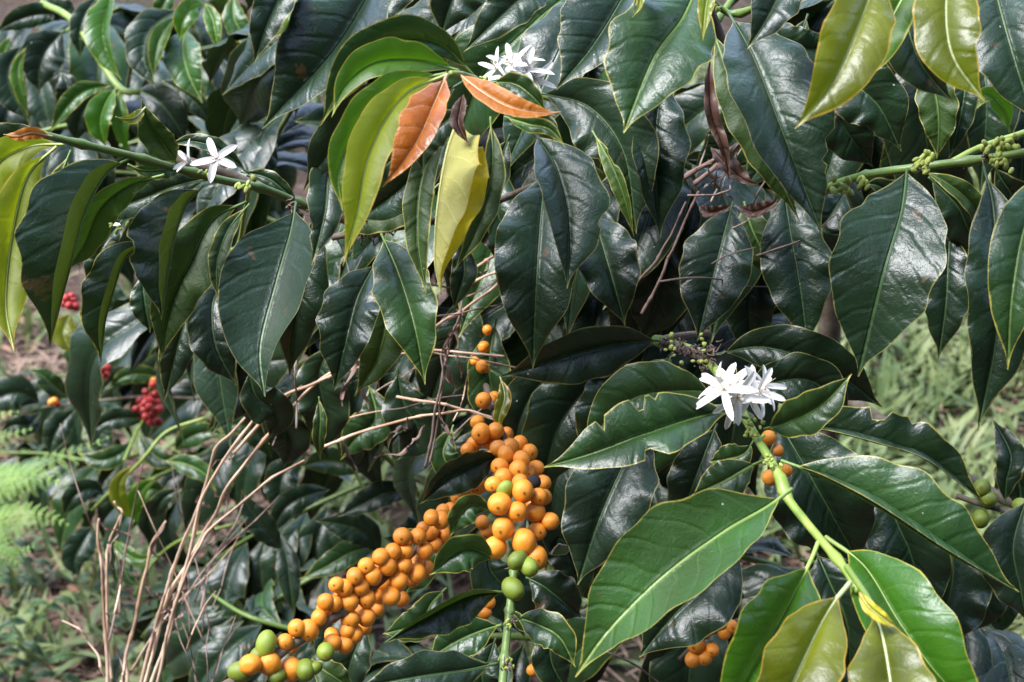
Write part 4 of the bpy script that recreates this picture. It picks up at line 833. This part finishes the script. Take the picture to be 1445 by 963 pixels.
for k in range(34): fine_stem('fine dead grass stem in the tangle between the hanging leaves and the berries', 'fine dead grass stems in the middle of the shrub', rg.uniform(340, 680), rg.uniform(400, 640), rg.uniform(1.04, 1.18), rg.uniform(60, 190), rg.choice([rg.uniform(-.2, .9), rg.uniform(1.2, 1.9)]))
for k in range(20): fine_stem('fine dead grass stem leaning with the upright dry stalks at lower left', 'fine dead grass stems at lower left', rg.uniform(140, 300), rg.uniform(820, 1000), rg.uniform(1.2, 1.4), rg.uniform(90, 260), rg.uniform(1.0, 1.8))
for k in range(14): fine_stem('fine brown grass stem beside the dead leaves in the fork', 'fine brown grass stems in the fork', rg.uniform(900, 1080), rg.uniform(180, 400), rg.uniform(1.0, 1.08), rg.uniform(60, 180), rg.uniform(.3, 1.4))
# ================================================================== fern
fe = thing('fern', 'pale green feathery fern at the left edge', 'fern', at(-100, 760, 1.75))
def frond(pts, d, wpx, seed):
    C, L = crom([at(x, y, d) for x, y in pts], 40); V, F = [], []; rg = random.Random(seed); s = ppm(d); f = -(CAM_ROT @ Vector((0, 0, -1)))
    up = (f*.55+Vector((0, 0, .8))).normalized()
    for i in range(3, 40, 2):
        t = i/40; T = (C[min(i+1, 40)]-C[i-1]).normalized(); S = T.cross(up).normalized(); pl = wpx*s*math.sin(math.pi*min(1, (1-t)*.62+.0))**1.
        for sg in (-1, 1):
            dr = (S*sg+T*.45-up*.15+Vector([rg.uniform(-.08, .08) for _ in range(3)])).normalized(); m = max(4, int(pl/(3.1*s)))
            for k in range(m):
                u = (k+.5)/m; base = C[i]+dr*pl*u-up*(pl*.25*u*u); ql = pl*.24*(1-u)**.6+1.0*s; q2 = dr.cross(up).normalized()
                for s2 in (-1, 1):
                    e = (q2*s2+dr*.5).normalized(); n0 = len(V); w2 = dr*(1.7*s*(1-.4*u))
                    V += [base-w2*.6, base+w2*.6, base+e*ql*.6+w2*.75, base+e*ql, base+e*ql*.6-w2*.45]; F.append((n0, n0+1, n0+2, n0+3, n0+4))
    fo = mesh_obj('frond', V, F, M_FERN, fe, C[0]); tv, tf = tube(C, lambda t: 1.3*s*(1-.7*t), 5, 40, smooth=False); mesh_obj('rachis', tv, tf, M_STEMY, fo, C[0])
for i, (pts, d, w_) in enumerate([([(-110,745),(-20,700),(70,655),(158,615)], 1.72, 46),([(-110,760),(-30,740),(50,725),(100,742)], 1.66, 44),([(-110,740),(-50,650),(0,620),(48,604)], 1.78, 42),([(-110,770),(-60,780),(0,790),(50,770)], 1.62, 44),([(-110,750),(-50,690),(30,670),(96,684)], 1.69, 46),([(-110,765),(-60,760),(-10,765),(30,800)], 1.6, 40),([(-110,735),(-60,620),(-10,590),(30,580)], 1.8, 34)]): frond(pts, d, w_, i)
# ================================================================== ground
def gz(x, y): return .035*noise.noise(Vector((x*1.3, y*1.3, 0)))+.015*noise.noise(Vector((x*5, y*5, 3)))+.0*x
V, F = [], []; xs = [-60,-30,-15,-8,-5]+[-3.5+.07*i for i in range(116)]+[6,9,15,30,60]; ys = [-60,-30,-10,-2]+[.2+.07*i for i in range(110)]+[9,12,18,30,60,150]
for y in ys:
    for x in xs: V.append(Vector((x, y, gz(x, y))))
nx = len(xs)
for j in range(len(ys)-1):
    for i in range(nx-1): F.append((j*nx+i, j*nx+i+1, (j+1)*nx+i+1, (j+1)*nx+i))
n = N('soil'); tcn = n.node('ShaderNodeTexCoord'); v = tcn.outputs['Object']
c = n.mix(n.step(n.noise(v, 2.5, 5, .6), .35, .65), (.13,.085,.065), (.075,.055,.042)); c = n.mix(n.step(n.noise(v, 28, 6, .75), .52, .62), c, (.26,.19,.14)); c = n.mix(n.step(n.noise(v, 60, 5, .7), .55, .65), c, (.05,.035,.025))
c = n.mix(n.math('MULTIPLY', n.step(n.noise(v, 1.6, 4, .6), .5, .62), .6), c, (.06,.08,.035))
m = n.done(n.bsdf(c, .95, .1, n.bump(n.noise(v, 45, 6, .75), 1., .03)))
g = mesh_obj('ground', V, F, m, None, (0,0,0)); g['kind'] = 'structure'
# grass and weeds: one mesh of stuff, real curved blades standing on the ground
def ground_hit(px, py):
    o = CAM_LOC; dv = (at(px, py, 1)-o)
    if dv.z >= -.02: return None
    p = o+dv*(o.z/-dv.z); return p
def blades(name, label, mat, regions, wr, lr, lean, seed, cat):
    rg = random.Random(seed); V, F = [], []
    for (x0, y0, x1, y1, cnt) in regions:
        for _ in range(cnt):
            p = ground_hit(rg.uniform(x0, x1), rg.uniform(y0, y1))
            if p is None or p.y > 14: continue
            nb = rg.randint(4, 7) if wr[1] > .003 else 1
            for _b in range(nb):
                q = p+Vector((rg.gauss(0, .02), rg.gauss(0, .02), 0)); q.z = gz(q.x, q.y)-.003; L = rg.uniform(*lr); wd = rg.uniform(*wr); th = rg.uniform(0, 6.28)
                h = Vector((math.cos(th), math.sin(th), 0)); le = rg.uniform(*lean); S = h.cross(Vector((0, 0, 1))); n0 = len(V); m_ = 5
                if lean[0] > .9: q.z += rg.uniform(.002, .03)
                for k in range(m_+1):
                    t = k/m_; c = q+h*(L*(le*t**1.5))+Vector((0, 0, L*(1-le*.55)*(t-.45*le*t*t)*(.08 if lean[0] > .9 else 1))); ww = wd*math.sin(math.pi*min(1, .12+t*.88))**.8
                    V += [c-S*ww+Vector((0, 0, ww*.3)), c+S*ww+Vector((0, 0, ww*.3))]
                for k in range(m_): F.append((n0+2*k, n0+2*k+1, n0+2*k+3, n0+2*k+2))
    o = mesh_obj(name, V, F, mat, None, (0,0,0)); o['kind'] = 'stuff'; o['label'] = label; o['category'] = cat
    for p in o.data.polygons: p.use_smooth = True
blades('grass', 'green broad-bladed grass and low weeds growing on the soil', M_GRASS, [(1080,330,1500,800,420),(-60,800,330,990,45),(1100,60,1480,330,350),(280,560,900,1000,60),(-60,560,330,800,30),(880,60,1110,330,150),(1300,780,1500,1000,40),(-60,330,330,520,30),(-900,300,-60,1100,260),(1500,200,2400,1100,320),(400,150,1100,900,260)], (.003,.0095), (.07,.19), (.3,.85), 3, 'grass')
blades('leaf_litter', 'dry brown litter and straw scattered over the soil', M_LITTER, [(-900,300,-80,1100,2500),(1500,200,2300,1100,2200),(-80,400,420,1000,4200),(1050,60,1500,1000,3000),(420,560,1050,1000,700)], (.0006,.0026), (.03,.16), (.92,1.0), 4, 'litter')
blades('dry_leaf_litter', 'tan fallen leaves lying on the soil', plain('fallen_leaf', (.34,.22,.13), .7, .3, 9, .5, .001, c2=(.42,.20,.12)), [(-80,400,420,1000,420),(1050,60,1500,1000,260)], (.006,.0029), (.03,.06), (.92,1.0), 6, 'litter')
# weeds with paired leaves on the lower-left ground, one thing each
for i, (x, y, s) in enumerate([(20,850,.5),(70,905,.45),(120,830,.5),(30,950,.5),(105,965,.45),(270,930,.55),(330,860,.6),(60,800,.5),(380,950,.55),(190,880,.35)]):
    p = ground_hit(x, y+25); p.z = gz(p.x, p.y); rg = random.Random(i)
    where = ['beside the fern base','low at the left edge','left of the first dry stalk','in the bottom left corner','at the bottom edge left of the straw','right of the straw foot','between straw and berries','just under the fern','in front of the berry branch tip','in the middle of the straw foot'][i]
    b = thing('weed', 'small leafy green weed '+where, 'weed', p, 'weeds on the lower left ground')
    P = [p, p+Vector((rg.uniform(-.03,.03), -.02, .07)), p+Vector((rg.uniform(-.06,.06), -.05, .15))]
    V, F = tube(P, .0015, 6, 12); mesh_obj('stem', V, F, M_STEMY, b, p); C, _ = crom(P, 20)
    for k in range(5):
        for sg in (-1, 1):
            dr = (Vector((sg*rg.uniform(.6,1), rg.uniform(-.5,.5), rg.uniform(-.1,.5)))).normalized(); x_ = dr.cross(Vector((0,-.3,1))).normalized()
            link('leaf', proto(rg.choice(['mid','soft']), rg.randrange(3)), b, C[4*k+3], Matrix((x_, dr, x_.cross(dr))).transposed().to_quaternion(), s*.6*rg.uniform(.7,1.1))

# unseen slope behind the camera, added and kept dark for contrast in leaf reflections
V, F = [], []; na, nr = 60, 16
for i in range(na+1):
    az = R(75+210*i/na)
    for j in range(nr+1):
        t = j/nr; rr = 5.5+17*t; h = 24*t**1.15*min(1, 4*min(i, na-i)/na+.05)
        p = Vector((math.sin(az)*rr, math.cos(az)*rr, h)); p.z += (.9*noise.noise(p*.5)+.5*noise.noise(p*1.6))*min(1, t*6); V.append(p)
for i in range(na):
    for j in range(nr): a = i*(nr+1)+j; F.append((a, a+1, a+nr+2, a+nr+1))
n = N('added_dark_slope'); tcn = n.node('ShaderNodeTexCoord'); v = tcn.outputs['Object']
c = n.mix(n.step(n.noise(v, 2.2, 6, .7), .4, .62), (.006,.010,.008), (.018,.026,.018))
m = n.done(n.bsdf(c, .8, .2, n.bump(n.noise(v, 4, 6, .8), 1., .4)))
o = mesh_obj('added_unseen_slope', V, F, m, None, (0,0,0)); o['kind'] = 'structure'
